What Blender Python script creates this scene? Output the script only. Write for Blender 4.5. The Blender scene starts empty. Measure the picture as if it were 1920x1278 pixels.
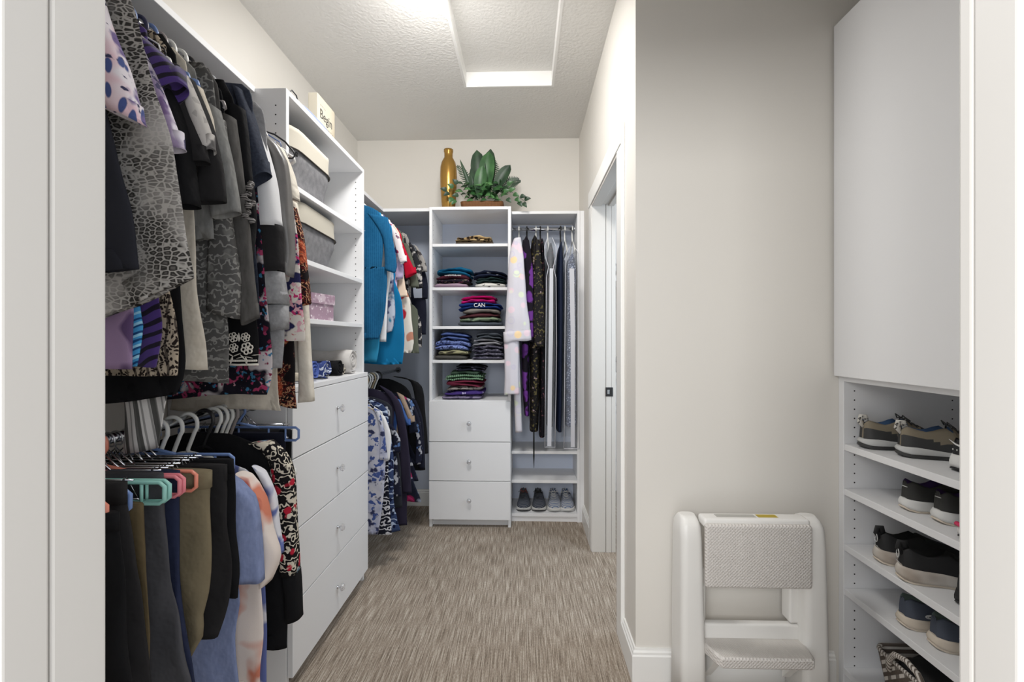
import bpy, bmesh, math, random
from mathutils import Vector, Matrix, noise
sc = bpy.context.scene
COL = sc.collection
PI = math.pi
# ------------------------------------------------------------------ camera
F = 853.333; YAW = math.atan(24/F); CH = 1.23; CX = 960.0; CYH = 636.0
cs, sn = math.cos(YAW), math.sin(YAW)
cam_d = bpy.data.cameras.new('camera'); cam = bpy.data.objects.new('camera', cam_d); COL.objects.link(cam)
cam_d.sensor_width = 36; cam_d.lens = 16; cam_d.clip_start = 0.01
cam_d.shift_y = -3/1920
cam.location = (0, 0, CH); cam.rotation_euler = (PI/2, 0, YAW)
sc.camera = cam
# ------------------------------------------------------------------ light / exposure
w = bpy.data.worlds.new('world'); sc.world = w; w.use_nodes = True
w.node_tree.nodes['Background'].inputs[0].default_value = (0.93, 0.96, 1.0, 1)
w.node_tree.nodes['Background'].inputs[1].default_value = 1.9
sc.view_settings.view_transform = 'Standard'; sc.view_settings.look = 'None'
sc.view_settings.exposure = 0.14; sc.view_settings.gamma = 1.0
try: sc.view_settings.use_curve_mapping = False
except Exception: pass
def area(name, loc, rot, sx, sy, power, col=(1, 1, 1), spread=PI):
    l = bpy.data.lights.new(name, 'AREA'); l.shape = 'RECTANGLE'; l.size = sx; l.size_y = sy
    l.energy = power; l.color = col; l.spread = spread
    o = bpy.data.objects.new(name, l); COL.objects.link(o); o.location = loc; o.rotation_euler = rot
    return o
area('bedroom_window_light', (-0.65, -1.5, 1.95), (PI/2, 0, -0.28), 0.9, 0.7, 45, (1.0, 0.99, 0.97))
pl = bpy.data.lights.new('dome_ceiling_light', 'POINT'); pl.energy = 5; pl.shadow_soft_size = 0.11; pl.color = (1.0, 0.975, 0.94)
po = bpy.data.objects.new('dome_ceiling_light', pl); COL.objects.link(po); po.location = (-0.40, 1.78, 2.50)
area('bathroom_ceiling_light', (1.3, 2.6, 2.6), (0, 0, 0), 0.9, 0.9, 14, (0.86, 0.93, 1.0))
cool_fill = area('bathroom_cool_fill', (0.95, 2.05, 1.4), (0, 0, 0), 0.3, 1.2, 5, (0.62, 0.80, 1.0))  # added cool fill, aimed through the doorway to tint the back tower
cool_fill.rotation_euler = (Vector((-0.3, 3.3, 1.1))-Vector(cool_fill.location)).to_track_quat('-Z', 'Y').to_euler()
area('closet_fill_light', (-0.30, 1.72, 2.62), (math.radians(28), 0, 0), 0.34, 0.34, 17, (1.0, 0.985, 0.96))  # added fill without a fixture, tilted to brighten the back of the closet
# ------------------------------------------------------------------ pixel <-> place
def W(px, py, Y):
    u = (px-CX)/F; t = Y/(cs+u*sn)
    return (t*(-sn+u*cs), CH+(CYH-py)/F*t)
def ppm(X, Y):                      # pixels per metre at a place
    return F/(-sn*X+cs*Y)
def fx(v, Y): return v if abs(v) < 5 else W(v, 0, Y)[0]
def fz(v, X, Y): return v if abs(v) < 5 else CH+(CYH-v)/ppm(X, Y)
# ------------------------------------------------------------------ objects
def tag(o, label, cat, group=None):
    o['label'] = label; o['category'] = cat
    if group: o['group'] = group
    return o
def thing(name, label, cat, loc=(0, 0, 0), group=None, rz=0):
    o = bpy.data.objects.new(name, None); COL.objects.link(o); o.location = loc
    o.empty_display_size = 0.05; o.rotation_euler = (0, 0, rz)
    return tag(o, label, cat, group)
def part(name, bm, mats, parent=None, smooth=False, local=False, origin=None):
    me = bpy.data.meshes.new(name)
    bmesh.ops.recalc_face_normals(bm, faces=bm.faces)
    if parent is not None and not local:
        bmesh.ops.translate(bm, verts=bm.verts, vec=-Vector(parent_world(parent)))
    if origin is not None:
        bmesh.ops.translate(bm, verts=bm.verts, vec=-Vector(origin))
    bm.to_mesh(me); bm.free()
    if not isinstance(mats, (list, tuple)): mats = [mats]
    for m in mats: me.materials.append(m)
    if smooth: me.polygons.foreach_set('use_smooth', [True]*len(me.polygons))
    o = bpy.data.objects.new(name, me); COL.objects.link(o)
    if parent is not None: o.parent = parent
    if origin is not None: o.location = origin
    return o
def parent_world(p):
    v = Vector(p.location); q = p.parent
    while q is not None: v = v+Vector(q.location); q = q.parent
    return v
def struct(name, bm, mats, smooth=False):
    o = part(name, bm, mats, smooth=smooth); o['kind'] = 'structure'; return o
def box(bm, a, b, bev=0.0, mi=0, seg=2):
    g = bmesh.ops.create_cube(bm, size=1)
    c = [(a[i]+b[i])/2 for i in range(3)]; s = [abs(b[i]-a[i]) for i in range(3)]
    for v in g['verts']: v.co = Vector((c[0]+v.co.x*s[0], c[1]+v.co.y*s[1], c[2]+v.co.z*s[2]))
    fs = set(f for v in g['verts'] for f in v.link_faces)
    for f in fs: f.material_index = mi
    if bev > 0:
        es = set(e for v in g['verts'] for e in v.link_edges)
        r = bmesh.ops.bevel(bm, geom=list(es), offset=min(bev, min(s)*0.45), segments=seg, profile=0.6, affect='EDGES')
        for f in r['faces']: f.material_index = mi
def bx(a, b, bev=0.0, seg=2):
    bm = bmesh.new(); box(bm, a, b, bev, 0, seg); return bm
def ring_frame(p, d):
    d = d.normalized(); up = Vector((0, 0, 1)) if abs(d.z) < 0.9 else Vector((0, 1, 0))
    a = d.cross(up).normalized(); b = d.cross(a).normalized(); return a, b
def tube(bm, pts, r, n=8, closed=False, mi=0, flat=1.0, cap=True):
    pts = [Vector(p) for p in pts]; rings = []; N = len(pts)
    pa = None
    for i, p in enumerate(pts):
        d = (pts[(i+1) % N]-pts[i-1]) if (closed or 0 < i < N-1) else (pts[1]-pts[0] if i == 0 else pts[-1]-pts[-2])
        if pa is None: a, b = ring_frame(p, d)
        else:
            d = d.normalized(); a = (pa-d*pa.dot(d)); a = a.normalized() if a.length > 1e-5 else ring_frame(p, d)[0]; b = d.cross(a)
        pa = a
        rr = r[i] if isinstance(r, (list, tuple)) else r
        rings.append([bm.verts.new(p+a*math.cos(2*PI*k/n)*rr+b*math.sin(2*PI*k/n)*rr*flat) for k in range(n)])
    for i in range(N if closed else N-1):
        A, B = rings[i], rings[(i+1) % N]
        for k in range(n):
            f = bm.faces.new((A[k], A[(k+1) % n], B[(k+1) % n], B[k])); f.material_index = mi; f.smooth = True
    if not closed and cap:
        for R_ in (rings[0], rings[-1]):
            f = bm.faces.new(R_); f.material_index = mi
def lathe(bm, prof, c, n=24, mi=0, axis='z'):
    rings = []
    for r, h in prof:
        ring = []
        for k in range(n):
            a = 2*PI*k/n; x, y = r*math.cos(a), r*math.sin(a)
            v = {'z': (x, y, h), 'x': (h, x, y), 'y': (x, h, y)}[axis]
            ring.append(bm.verts.new(Vector(c)+Vector(v)))
        rings.append(ring)
    for A, B in zip(rings, rings[1:]):
        for k in range(n):
            f = bm.faces.new((A[k], A[(k+1) % n], B[(k+1) % n], B[k])); f.material_index = mi; f.smooth = True
    for R_ in (rings[0], rings[-1]):
        try: f = bm.faces.new(R_); f.material_index = mi
        except Exception: pass
def arc(c, r, a0, a1, n, plane='xz', y=0):
    out = []
    for i in range(n+1):
        a = a0+(a1-a0)*i/n
        out.append((c[0]+r*math.cos(a), c[1], c[2]+r*math.sin(a)) if plane == 'xz' else (c[0], c[1]+r*math.cos(a), c[2]+r*math.sin(a)))
    return out
# ------------------------------------------------------------------ materials
def lin(c):
    return tuple(((x/255)/12.92 if x/255 <= 0.04045 else ((x/255+0.055)/1.055)**2.4) for x in c)+(1,)
MC = {}
def mat(name, base, rough=0.85, layers=(), heather=None, bump=0.25, bscale=300, metal=0, spec=0.3, sheen=0.0, coords='Object', bdist=0.001, coat=0):
    """base colour plus a list of procedural pattern layers (kind, colour, scale, threshold, opts)"""
    if name in MC: return MC[name]
    m = bpy.data.materials.new(name); m.use_nodes = True; MC[name] = m
    nt = m.node_tree; N = nt.nodes; L = nt.links
    b = N['Principled BSDF']; b.inputs['Roughness'].default_value = rough; b.inputs['Metallic'].default_value = metal
    b.inputs['Specular IOR Level'].default_value = spec
    if sheen: b.inputs['Sheen Weight'].default_value = sheen
    if coat: b.inputs['Coat Weight'].default_value = coat; b.inputs['Coat Roughness'].default_value = 0.08
    tc = N.new('ShaderNodeTexCoord'); src = tc.outputs[coords]
    def mapping(scale=(1, 1, 1), rot=(0, 0, 0), loc=(0, 0, 0), dist=0, dscale=8):
        mp = N.new('ShaderNodeMapping'); mp.inputs['Scale'].default_value = scale
        mp.inputs['Rotation'].default_value = rot; mp.inputs['Location'].default_value = loc
        L.new(src, mp.inputs['Vector']); out = mp.outputs[0]
        if dist:
            nz = N.new('ShaderNodeTexNoise'); nz.inputs['Scale'].default_value = dscale; nz.inputs['Detail'].default_value = 2
            L.new(out, nz.inputs['Vector'])
            sb = N.new('ShaderNodeVectorMath'); sb.operation = 'SUBTRACT'; sb.inputs[1].default_value = (0.5, 0.5, 0.5); L.new(nz.outputs['Color'], sb.inputs[0])
            ml = N.new('ShaderNodeVectorMath'); ml.operation = 'SCALE'; ml.inputs['Scale'].default_value = dist; L.new(sb.outputs[0], ml.inputs[0])
            ad = N.new('ShaderNodeVectorMath'); ad.operation = 'ADD'; L.new(out, ad.inputs[0]); L.new(ml.outputs[0], ad.inputs[1]); out = ad.outputs[0]
        return out
    cur = None
    def mixin(fac, colour):
        nonlocal cur
        mx = N.new('ShaderNodeMix'); mx.data_type = 'RGBA'
        if isinstance(fac, float): mx.inputs[0].default_value = fac
        else: L.new(fac, mx.inputs[0])
        if cur is None: mx.inputs[6].default_value = lin(base)
        else: L.new(cur, mx.inputs[6])
        mx.inputs[7].default_value = lin(colour); cur = mx.outputs[2]
    def step(v, th, soft, inv=False):
        mr = N.new('ShaderNodeMapRange'); mr.inputs[1].default_value = th-soft; mr.inputs[2].default_value = th+soft
        if inv: mr.inputs[3].default_value = 1; mr.inputs[4].default_value = 0
        L.new(v, mr.inputs[0]); return mr.outputs[0]
    for i, ly in enumerate(layers):
        kind, colour, scale, th = ly[:4]; o = ly[4] if len(ly) > 4 else {}
        st = o.get('st', (1, 1, 1)); rot = o.get('rot', (0, 0, 0)); soft = o.get('soft', 0.03)
        v = mapping(st, rot, o.get('loc', (i*3.7+len(name)*0.61, i*1.3, i*2.1)), o.get('dist', 0), o.get('ds', 8))
        amt = o.get('amt', 1.0)
        if kind in ('blob', 'fine'):
            t = N.new('ShaderNodeTexNoise'); t.inputs['Scale'].default_value = scale; t.inputs['Detail'].default_value = o.get('det', 2.0 if kind == 'blob' else 4)
            L.new(v, t.inputs['Vector']); f = step(t.outputs[0], th, soft if kind == 'blob' else o.get('soft', 0.25))
        elif kind in ('spot', 'ring'):
            t = N.new('ShaderNodeTexVoronoi'); t.inputs['Scale'].default_value = scale; t.inputs['Randomness'].default_value = o.get('rnd', 1)
            L.new(v, t.inputs['Vector']); f = step(t.outputs['Distance'], th, soft, True)
            if kind == 'ring':
                f2 = step(t.outputs['Distance'], th*0.75, soft, False)
                mm = N.new('ShaderNodeMath'); mm.operation = 'MULTIPLY'; L.new(f, mm.inputs[0]); L.new(f2, mm.inputs[1]); f = mm.outputs[0]
        elif kind in ('cell', 'crack'):
            t = N.new('ShaderNodeTexVoronoi'); t.feature = 'DISTANCE_TO_EDGE'; t.inputs['Scale'].default_value = scale
            t.inputs['Randomness'].default_value = o.get('rnd', 1)
            L.new(v, t.inputs['Vector']); f = step(t.outputs['Distance'], th, soft, kind == 'crack')
        else:   # band / swirl / rings
            t = N.new('ShaderNodeTexWave'); t.wave_type = 'RINGS' if kind == 'rings' else 'BANDS'
            t.bands_direction = o.get('dir', 'Z'); t.inputs['Scale'].default_value = scale
            t.inputs['Distortion'].default_value = o.get('wd', 0); t.inputs['Detail'].default_value = o.get('det', 1.0); t.inputs['Detail Scale'].default_value = o.get('wds', 1.0)
            L.new(v, t.inputs['Vector']); f = step(t.outputs['Fac'], th, soft)
        if amt != 1.0:
            mm = N.new('ShaderNodeMath'); mm.operation = 'MULTIPLY'; mm.inputs[1].default_value = amt; L.new(f, mm.inputs[0]); f = mm.outputs[0]
        mixin(f, colour)
    if heather:
        t = N.new('ShaderNodeTexNoise'); t.inputs['Scale'].default_value = heather[1]; t.inputs['Detail'].default_value = 5
        st = heather[3] if len(heather) > 3 else (1, 1, 1)
        L.new(mapping(st), t.inputs['Vector']); f = step(t.outputs[0], 0.5, 0.2)
        mm = N.new('ShaderNodeMath'); mm.operation = 'MULTIPLY'; mm.inputs[1].default_value = heather[2]; L.new(f, mm.inputs[0])
        mixin(mm.outputs[0], heather[0])
    if cur is None: b.inputs['Base Color'].default_value = lin(base)
    else: L.new(cur, b.inputs['Base Color'])
    if bump:
        t = N.new('ShaderNodeTexNoise'); t.inputs['Scale'].default_value = bscale; t.inputs['Detail'].default_value = 3
        L.new(mapping(), t.inputs['Vector'])
        bp = N.new('ShaderNodeBump'); bp.inputs['Strength'].default_value = bump; bp.inputs['Distance'].default_value = bdist
        L.new(t.outputs[0], bp.inputs['Height']); L.new(bp.outputs[0], b.inputs['Normal'])
    return m
def glassy(name, col, alpha, rough=0.1):
    m = bpy.data.materials.new(name); m.use_nodes = True; MC[name] = m
    b = m.node_tree.nodes['Principled BSDF']; b.inputs['Base Color'].default_value = lin(col); b.inputs['Roughness'].default_value = rough
    b.inputs['Alpha'].default_value = alpha; b.inputs['Specular IOR Level'].default_value = 0.8
    return m
M_wall = mat('wall_paint', (224, 220, 213), 0.7, bump=0.12, bscale=60, bdist=0.002)
M_ceil = mat('ceiling_texture', (222, 220, 216), 0.6, bump=0.6, bscale=70, bdist=0.005)
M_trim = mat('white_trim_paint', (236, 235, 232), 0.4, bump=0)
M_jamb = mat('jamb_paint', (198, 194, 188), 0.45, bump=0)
M_mel = mat('white_melamine', (230, 230, 231), 0.45, bump=0.05, bscale=500)
M_edge = mat('white_edge_band', (242, 242, 242), 0.35, bump=0)
M_hole = mat('shelf_pin_hole', (30, 28, 28), 0.8, bump=0)
M_gap = mat('dark_gap', (60, 58, 56), 0.8, bump=0)
M_chrome = mat('chrome', (205, 207, 212), 0.12, metal=1, bump=0)
M_steel = mat('brushed_steel', (190, 192, 195), 0.3, metal=1, bump=0)
M_black = mat('black_metal', (28, 28, 30), 0.35, bump=0, spec=0.5)
def carpet():
    m = bpy.data.materials.new('striped_carpet'); m.use_nodes = True; MC['striped_carpet'] = m
    nt = m.node_tree; N = nt.nodes; L = nt.links; b = N['Principled BSDF']; b.inputs['Roughness'].default_value = 0.95
    b.inputs['Specular IOR Level'].default_value = 0.1
    tc = N.new('ShaderNodeTexCoord')
    def nz(st, sc_, det=3, rot=0):
        mp = N.new('ShaderNodeMapping'); mp.inputs['Scale'].default_value = st; mp.inputs['Rotation'].default_value = (0, 0, rot); L.new(tc.outputs['Object'], mp.inputs[0])
        t = N.new('ShaderNodeTexNoise'); t.inputs['Scale'].default_value = sc_; t.inputs['Detail'].default_value = det; L.new(mp.outputs[0], t.inputs['Vector']); return t.outputs[0]
    a = nz((1, 0.032, 1), 240, 2); c = nz((1, 0.22, 1), 420, 3); d = nz((1, 1, 1), 3, 2)
    def mth(op, x, y):
        q = N.new('ShaderNodeMath'); q.operation = op
        for i, v in enumerate((x, y)):
            if isinstance(v, float): q.inputs[i].default_value = v
            else: L.new(v, q.inputs[i])
        return q.outputs[0]
    s = mth('ADD', mth('MULTIPLY', a, 0.62), mth('ADD', mth('MULTIPLY', c, 0.32), mth('MULTIPLY', d, 0.06)))
    cr = N.new('ShaderNodeValToRGB'); L.new(s, cr.inputs[0])
    e = cr.color_ramp.elements; e[0].position = 0.33; e[0].color = lin((102, 91, 80)); e[1].position = 0.66; e[1].color = lin((200, 190, 177))
    q = cr.color_ramp.elements.new(0.49); q.color = lin((152, 139, 125))
    L.new(cr.outputs[0], b.inputs['Base Color'])
    bp = N.new('ShaderNodeBump'); bp.inputs['Strength'].default_value = 0.7; bp.inputs['Distance'].default_value = 0.004
    L.new(s, bp.inputs['Height']); L.new(bp.outputs[0], b.inputs['Normal'])
    return m
M_carpet = carpet()
# ------------------------------------------------------------------ room shell
XL, XR, YB, H = -1.247, 0.40, 3.36, 2.71
YF = 1.655; XS = 1.545            # frontal wall; right wall behind the shoe unit
struct('floor', bx((-1.35, -0.6, -0.05), (1.62, 3.45, 0)), M_carpet)
bm = bmesh.new()
hx0, hx1, hy0, hy1 = -0.344, 0.158, 1.44, 2.66
for a, b in (((-1.35, 0.3, H), (hx0, 3.45, H+0.02)), ((hx1, 0.3, H), (1.7, 3.45, H+0.02)), ((hx0, 0.3, H), (hx1, hy0, H+0.02)), ((hx0, hy1, H), (hx1, 3.45, H+0.02))):
    box(bm, a, b)
struct('ceiling', bm, M_ceil)
bm = bmesh.new()
struct('ceiling_hatch', bx((hx0-0.02, hy0-0.02, H+0.085), (hx1+0.02, hy1+0.02, H+0.1)), M_ceil)
bm = bmesh.new(); t = 0.012; zt = H+0.085
q = 0.0015
box(bm, (hx0-t, hy0-t, H-0.001), (hx0+q, hy1+t, zt)); box(bm, (hx1-q, hy0-t, H-0.001), (hx1+t, hy1+t, zt))
box(bm, (hx0+q, hy0-t, H-0.001), (hx1-q, hy0+q, zt)); box(bm, (hx0+q, hy1-q, H-0.001), (hx1-q, hy1+t, zt))
struct('trim_1', bm, M_trim)
struct('wall_left', bx((XL-0.1, 0.28, 0), (XL, YB+0.1, H)), M_wall)
struct('wall_back', bx((XL, YB, 0), (XR, YB+0.1, H)), M_wall)
DY0, DY1, DH = 1.92, 2.656, 2.013
WT = 0.115
bm = bmesh.new()
box(bm, (XR, YF, 0), (XR+WT, DY0, H)); box(bm, (XR, DY1, 0), (XR+WT, YB+0.1, H)); box(bm, (XR, DY0, DH), (XR+WT, DY1, H))
struct('wall_right', bm, M_wall)
struct('wall_front', bx((XR+WT, YF, 0), (XS+0.1, YF+0.1, H)), M_wall)
struct('wall_side', bx((XS, 0.28, 0), (XS+0.1, YF, H)), M_wall)
# near wall with the doorway the camera looks through
JL, JR, JY0, JY1 = -0.3831, 0.3773, 0.3593, 0.406
bm = bmesh.new()
box(bm, (XL, 0.31, 0), (JL-0.02, 0.392, H)); box(bm, (JR+0.02, 0.345, 0), (XS, 0.392, H)); box(bm, (JL-0.02, 0.33, 2.06), (JR+0.02, 0.392, H))
struct('wall_near', bm, M_wall)
# door frame of the near doorway: left split jamb with a slot, right jamb, head
bm = bmesh.new()
box(bm, (JL-0.02, 0.3585, 0), (JL, JY1, 2.05), 0.002); box(bm, (JL-0.02, 0.3227, 0), (JL, 0.3560, 2.05), 0.002)
box(bm, (JL-0.02, 0.35, 0), (JL-0.012, 0.365, 2.05), 0, 1)
box(bm, (JR, JY0, 0), (JR+0.02, 0.3937, 2.05), 0.002); box(bm, (JR-0.0008, 0.3943, 0), (JR+0.02, JY1, 2.05), 0.002)
box(bm, (JL-0.02, 0.326, 2.04), (JR+0.02, JY1, 2.06), 0.002)
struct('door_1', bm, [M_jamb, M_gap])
bm = bmesh.new()
box(bm, (JL-0.10, 0.392, 0), (JL-0.006, 0.408, 2.14), 0.003); box(bm, (JR+0.006, 0.392, 0), (JR+0.10, 0.408, 2.14), 0.003)
box(bm, (JL-0.10, 0.392, 2.05), (JR+0.10, 0.409, 2.14), 0.003)
struct('trim_2', bm, M_trim)
# side doorway: casing, jambs, strike plate
bm = bmesh.new()
box(bm, (XR-0.016, DY0-0.089, 0), (XR, DY0-0.002, DH+0.004), 0.003)
box(bm, (XR-0.016, DY1+0.002, 0), (XR, DY1+0.089, DH+0.004), 0.003)
box(bm, (XR-0.020, DY0-0.089, DH), (XR, DY1+0.089, DH+0.089), 0.003)
struct('trim_3', bm, M_trim)
bm = bmesh.new()
box(bm, (XR-0.014, DY1-0.012, 0), (XR+0.067, DY1+0.004, DH), 0.002); box(bm, (XR+0.069, DY1-0.014, 0), (XR+0.100, DY1+0.004, DH), 0.002)
box(bm, (XR+0.101, DY1-0.012, 0), (XR+WT+0.01, DY1+0.004, DH), 0.002)
box(bm, (XR-0.014, DY0-0.004, 0), (XR+0.045, DY0+0.012, DH), 0.002); box(bm, (XR+0.085, DY0-0.004, 0), (XR+WT+0.01, DY0+0.012, DH), 0.002)
box(bm, (XR+0.055, DY0-0.004, 0), (XR+0.085, DY0+0.003, DH), 0, 1)
box(bm, (XR-0.014, DY0+0.012, DH-0.014), (XR+0.042, DY1-0.012, DH), 0.0025); box(bm, (XR+0.085, DY0+0.012, DH-0.014), (XR+WT, DY1-0.012, DH), 0.0025)
box(bm, (XR+0.04, DY0, DH-0.002), (XR+0.09, DY1, DH+0.004), 0, 0)
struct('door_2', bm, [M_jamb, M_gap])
bm = bmesh.new()
yy = DY1-0.018; x0, z1 = W(1135.5, 726, yy); x1, z0 = W(1149.5, 743, yy)
box(bm, (x0, yy, z0), (x1, DY1-0.012, z1), 0.003, 0)
box(bm, (x0+0.010, yy-0.001, (z0+z1)/2-0.012), (x0+0.022, yy+0.002, (z0+z1)/2+0.012), 0.001, 1)
sp = part('door_latch_plate', bm, [M_black, M_steel]); tag(sp, 'small black latch plate on the white jamb of the side doorway', 'latch plate')
# baseboards
def baseboard(name, pts):
    """pts: list of (x,y); the profile stands inward to the left of the walking direction"""
    bm = bmesh.new(); prof = [(0, 0), (0.016, 0), (0.016, 0.096), (0.012, 0.100), (0.012, 0.108), (0.007, 0.113), (0.006, 0.120), (0, 0.120)]
    P = [Vector((p[0], p[1], 0)) for p in pts]; rings = []
    for i, p in enumerate(P):
        d0 = (P[i]-P[i-1]).normalized() if i > 0 else None; d1 = (P[i+1]-P[i]).normalized() if i < len(P)-1 else None
        if d0 is None: d0 = d1
        if d1 is None: d1 = d0
        n0 = Vector((-d0.y, d0.x, 0)); n1 = Vector((-d1.y, d1.x, 0)); n = (n0+n1); n = n/(n.dot(n0)) if n.length > 1e-4 else n0
        rings.append([bm.verts.new(p+n*o+Vector((0, 0, z))) for o, z in prof])
    for A, B in zip(rings, rings[1:]):
        for k in range(len(prof)): bm.faces.new((A[k], A[(k+1) % len(prof)], B[(k+1) % len(prof)], B[k]))
    bm.faces.new(rings[0]); bm.faces.new(rings[-1])
    struct(name, bm, M_trim)
baseboard('baseboard_right', [(1.10, YF), (XR, YF), (XR, DY0-0.09)])
baseboard('baseboard_side', [(XR, 2.75), (XR, 3.07)])
baseboard('baseboard_back', [(-0.63, YB), (XL, YB), (XL, 2.33)])
# ------------------------------------------------------------------ bathroom glimpsed beyond
M_tile = mat('bathroom_floor_tile', (150, 142, 132), 0.4, [('band', (120, 112, 104), 0.9, 0.97, {'dir': 'X', 'soft': 0.01}), ('band', (120, 112, 104), 0.9, 0.97, {'dir': 'Y', 'soft': 0.01})], bump=0)
struct('floor_bathroom', bx((XR+0.0, 1.75, -0.05), (2.6, 4.3, -0.004)), M_tile)
struct('wall_bathroom_back', bx((XR+WT, 4.2, 0), (2.6, 4.3, H)), M_wall)
struct('wall_bathroom_right', bx((2.5, 1.75, 0), (2.6, 4.2, H)), M_wall)
struct('wall_bathroom_left', bx((XR+WT-0.14, 3.46, 0), (XR+WT-0.002, 4.3, H)), M_wall)
struct('ceiling_bathroom', bx((XR+0.1, 1.7, H), (2.6, 4.3, H+0.05)), M_ceil)
# bathroom cabinets
yb = 3.72
def bz(py, X=0.75, Y=3.70): return CH+(CYH-py)/ppm(X, Y)
bc = thing('bathroom_wall_cabinet', 'tall white bathroom cabinet glimpsed through the upper side doorway', 'cabinet', (1.0, yb, 0))
part('cabinet_body', bx((XR+WT+0.0, yb, bz(526)), (1.5, 4.19, bz(380)), 0.003), M_mel, bc)
dr = part('door', bx((XR+WT+0.02, yb-0.02, bz(515)), (0.93, yb, bz(398)), 0.003), M_mel, bc)
bm = bmesh.new(); hx = W(1154, 0, yb-0.04)[0]; tube(bm, [(hx, yb-0.02, bz(494)), (hx, yb-0.05, bz(496)), (hx, yb-0.05, bz(522)-0.0+0.03), (hx, yb-0.02, bz(522)+0.035)], 0.006)
part('handle', bm, M_steel, dr)
bv = thing('bathroom_vanity', 'white bathroom vanity with drawers glimpsed through the side doorway', 'cabinet', (1.0, yb, 0))
part('cabinet_body', bx((XR+WT+0.0, yb, 0.0), (1.5, 4.19, bz(712)), 0.003), M_mel, bv)
part('countertop', bx((XR+WT+0.0, yb-0.03, bz(712)), (1.52, 4.19, bz(698)), 0.003), mat('white_quartz', (225, 224, 220), 0.25, bump=0), bv)
for a, b in ((720, 755), (760, 771), (775, 860), (866, 905)):
    part('drawer', bx((XR+WT+0.02, yb-0.02, bz(b)), (0.93, yb, bz(a)), 0.003), M_mel, bv)
fc = thing('bathroom_faucet', 'small chrome faucet on the bathroom counter beyond the doorway', 'faucet', (W(1156, 0, 3.8)[0], 3.8, bz(698)))
bm = bmesh.new(); fl = fc.location
lathe(bm, [(0.02, 0), (0.014, 0.01), (0.010, 0.03), (0.010, 0.08)], fl, 12); part('faucet_base', bm, M_chrome, fc)
bm = bmesh.new(); tube(bm, [fl+Vector(p) for p in ((0, 0, 0.07), (0, -0.01, 0.12), (0, -0.05, 0.14), (0, -0.09, 0.11))], 0.008); part('spout', bm, M_chrome, fc)
# ------------------------------------------------------------------ closet cabinets
M_cryst = bpy.data.materials.new('crystal'); M_cryst.use_nodes = True
_b = M_cryst.node_tree.nodes['Principled BSDF']; _b.inputs['Base Color'].default_value = (0.95, 0.95, 0.97, 1); _b.inputs['Roughness'].default_value = 0.04
_b.inputs['Transmission Weight'].default_value = 0.75; _b.inputs['IOR'].default_value = 1.5; _b.inputs['Metallic'].default_value = 0.25
def knob(parent, c, axis):
    """faceted crystal knob on a chrome stem; axis +x (left tower) or -y (back tower)"""
    sg = 1 if axis == 'x' else -1
    bm = bmesh.new(); lathe(bm, [(0.007, 0), (0.007, 0.002*sg), (0.004, 0.003*sg), (0.0035, 0.012*sg), (0.006, 0.014*sg)], c, 12, 0, axis)
    part('knob_stem', bm, M_chrome, parent, smooth=True)
    bm = bmesh.new(); lathe(bm, [(0.006, 0.013*sg), (0.015, 0.019*sg), (0.0165, 0.024*sg), (0.012, 0.030*sg), (0.005, 0.032*sg)], c, 8, 0, axis)
    for f in bm.faces: f.smooth = False
    part('knob', bm, M_cryst, parent)
T = 0.019
def holes(bm, rows, z0, z1, skip=(), face=1, plane='y', pos=0.0):
    z = z0
    while z < z1:
        for q in rows:
            c = (q, pos, z) if plane == 'y' else (pos, q, z)
            lathe(bm, [(0.0026, -0.0006), (0.0026, 0.0004)], c, 8, 1, plane)
        z += 0.032
def panel(parent, a, b, hole_rows=None, pos=None, zr=None, plane='y', front=None):
    bm = bx(a, b, 0.0012, 1)
    if hole_rows: holes(bm, hole_rows, zr[0], zr[1], plane=plane, pos=pos)
    return part('side_panel', bm, [M_mel, M_hole], parent)
# left tower ----------------------------------------------------------------
LX, LW = -0.825, XL+0.002
LY0, LY1, TH = 1.552, 2.316, 2.10
lt = thing('closet_tower', 'white closet tower with four crystal-knobbed drawers and open shelves on the left wall', 'closet tower', (LX, (LY0+LY1)/2, 0))
panel(lt, (LW, LY0, 0.0), (LX, LY0+T, TH), [LX-0.037], LY0, (1.4, 2.06))
panel(lt, (LW, LY1-T, 0.0), (LX, LY1, TH), [LX-0.037], LY1-T, (1.102, 2.05))
def shelf(parent, a, b, name='shelf'): return part(name, bx(a, b, 0.001, 1), M_edge if False else M_mel, parent)
shelf(lt, (LW, LY0+T, TH-T), (LX+0.001, LY1-T, TH), 'top_shelf')
for zt in (1.789, 1.534, 1.310):
    shelf(lt, (LW, LY0+T+0.001, zt-T), (LX-0.002, LY1-T-0.001, zt))
shelf(lt, (LW, LY0+T, 1.063-T), (LX+0.021, LY1-T+0.012, 1.063), 'counter_shelf')
part('toe_kick', bx((LX-0.075, LY0+T, 0), (LX-0.055, LY1-T, 0.055)), M_mel, lt)
shelf(lt, (LW, LY0+T, 0.055), (LX-0.002, LY1-T, 0.055+T), 'bottom_shelf')
dz = [1.0435, 0.813, 0.559, 0.303, 0.053]
for i in range(4):
    d = part('drawer', bx((LX+0.002, LY0+0.004, dz[i+1]+0.0022), (LX+0.021, LY1-0.002, dz[i]-0.0022), 0.0012, 1), M_mel, lt)
    zc = CH+(CYH-(764, 875, 986, 1098)[i])/ppm(-0.785, 1.94)
    knob(d, (LX+0.021-0.0, 1.93, zc), 'x')
for o in COL.objects:
    if o.name.startswith('knob') and o.parent and o.parent.parent == lt: pass
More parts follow.
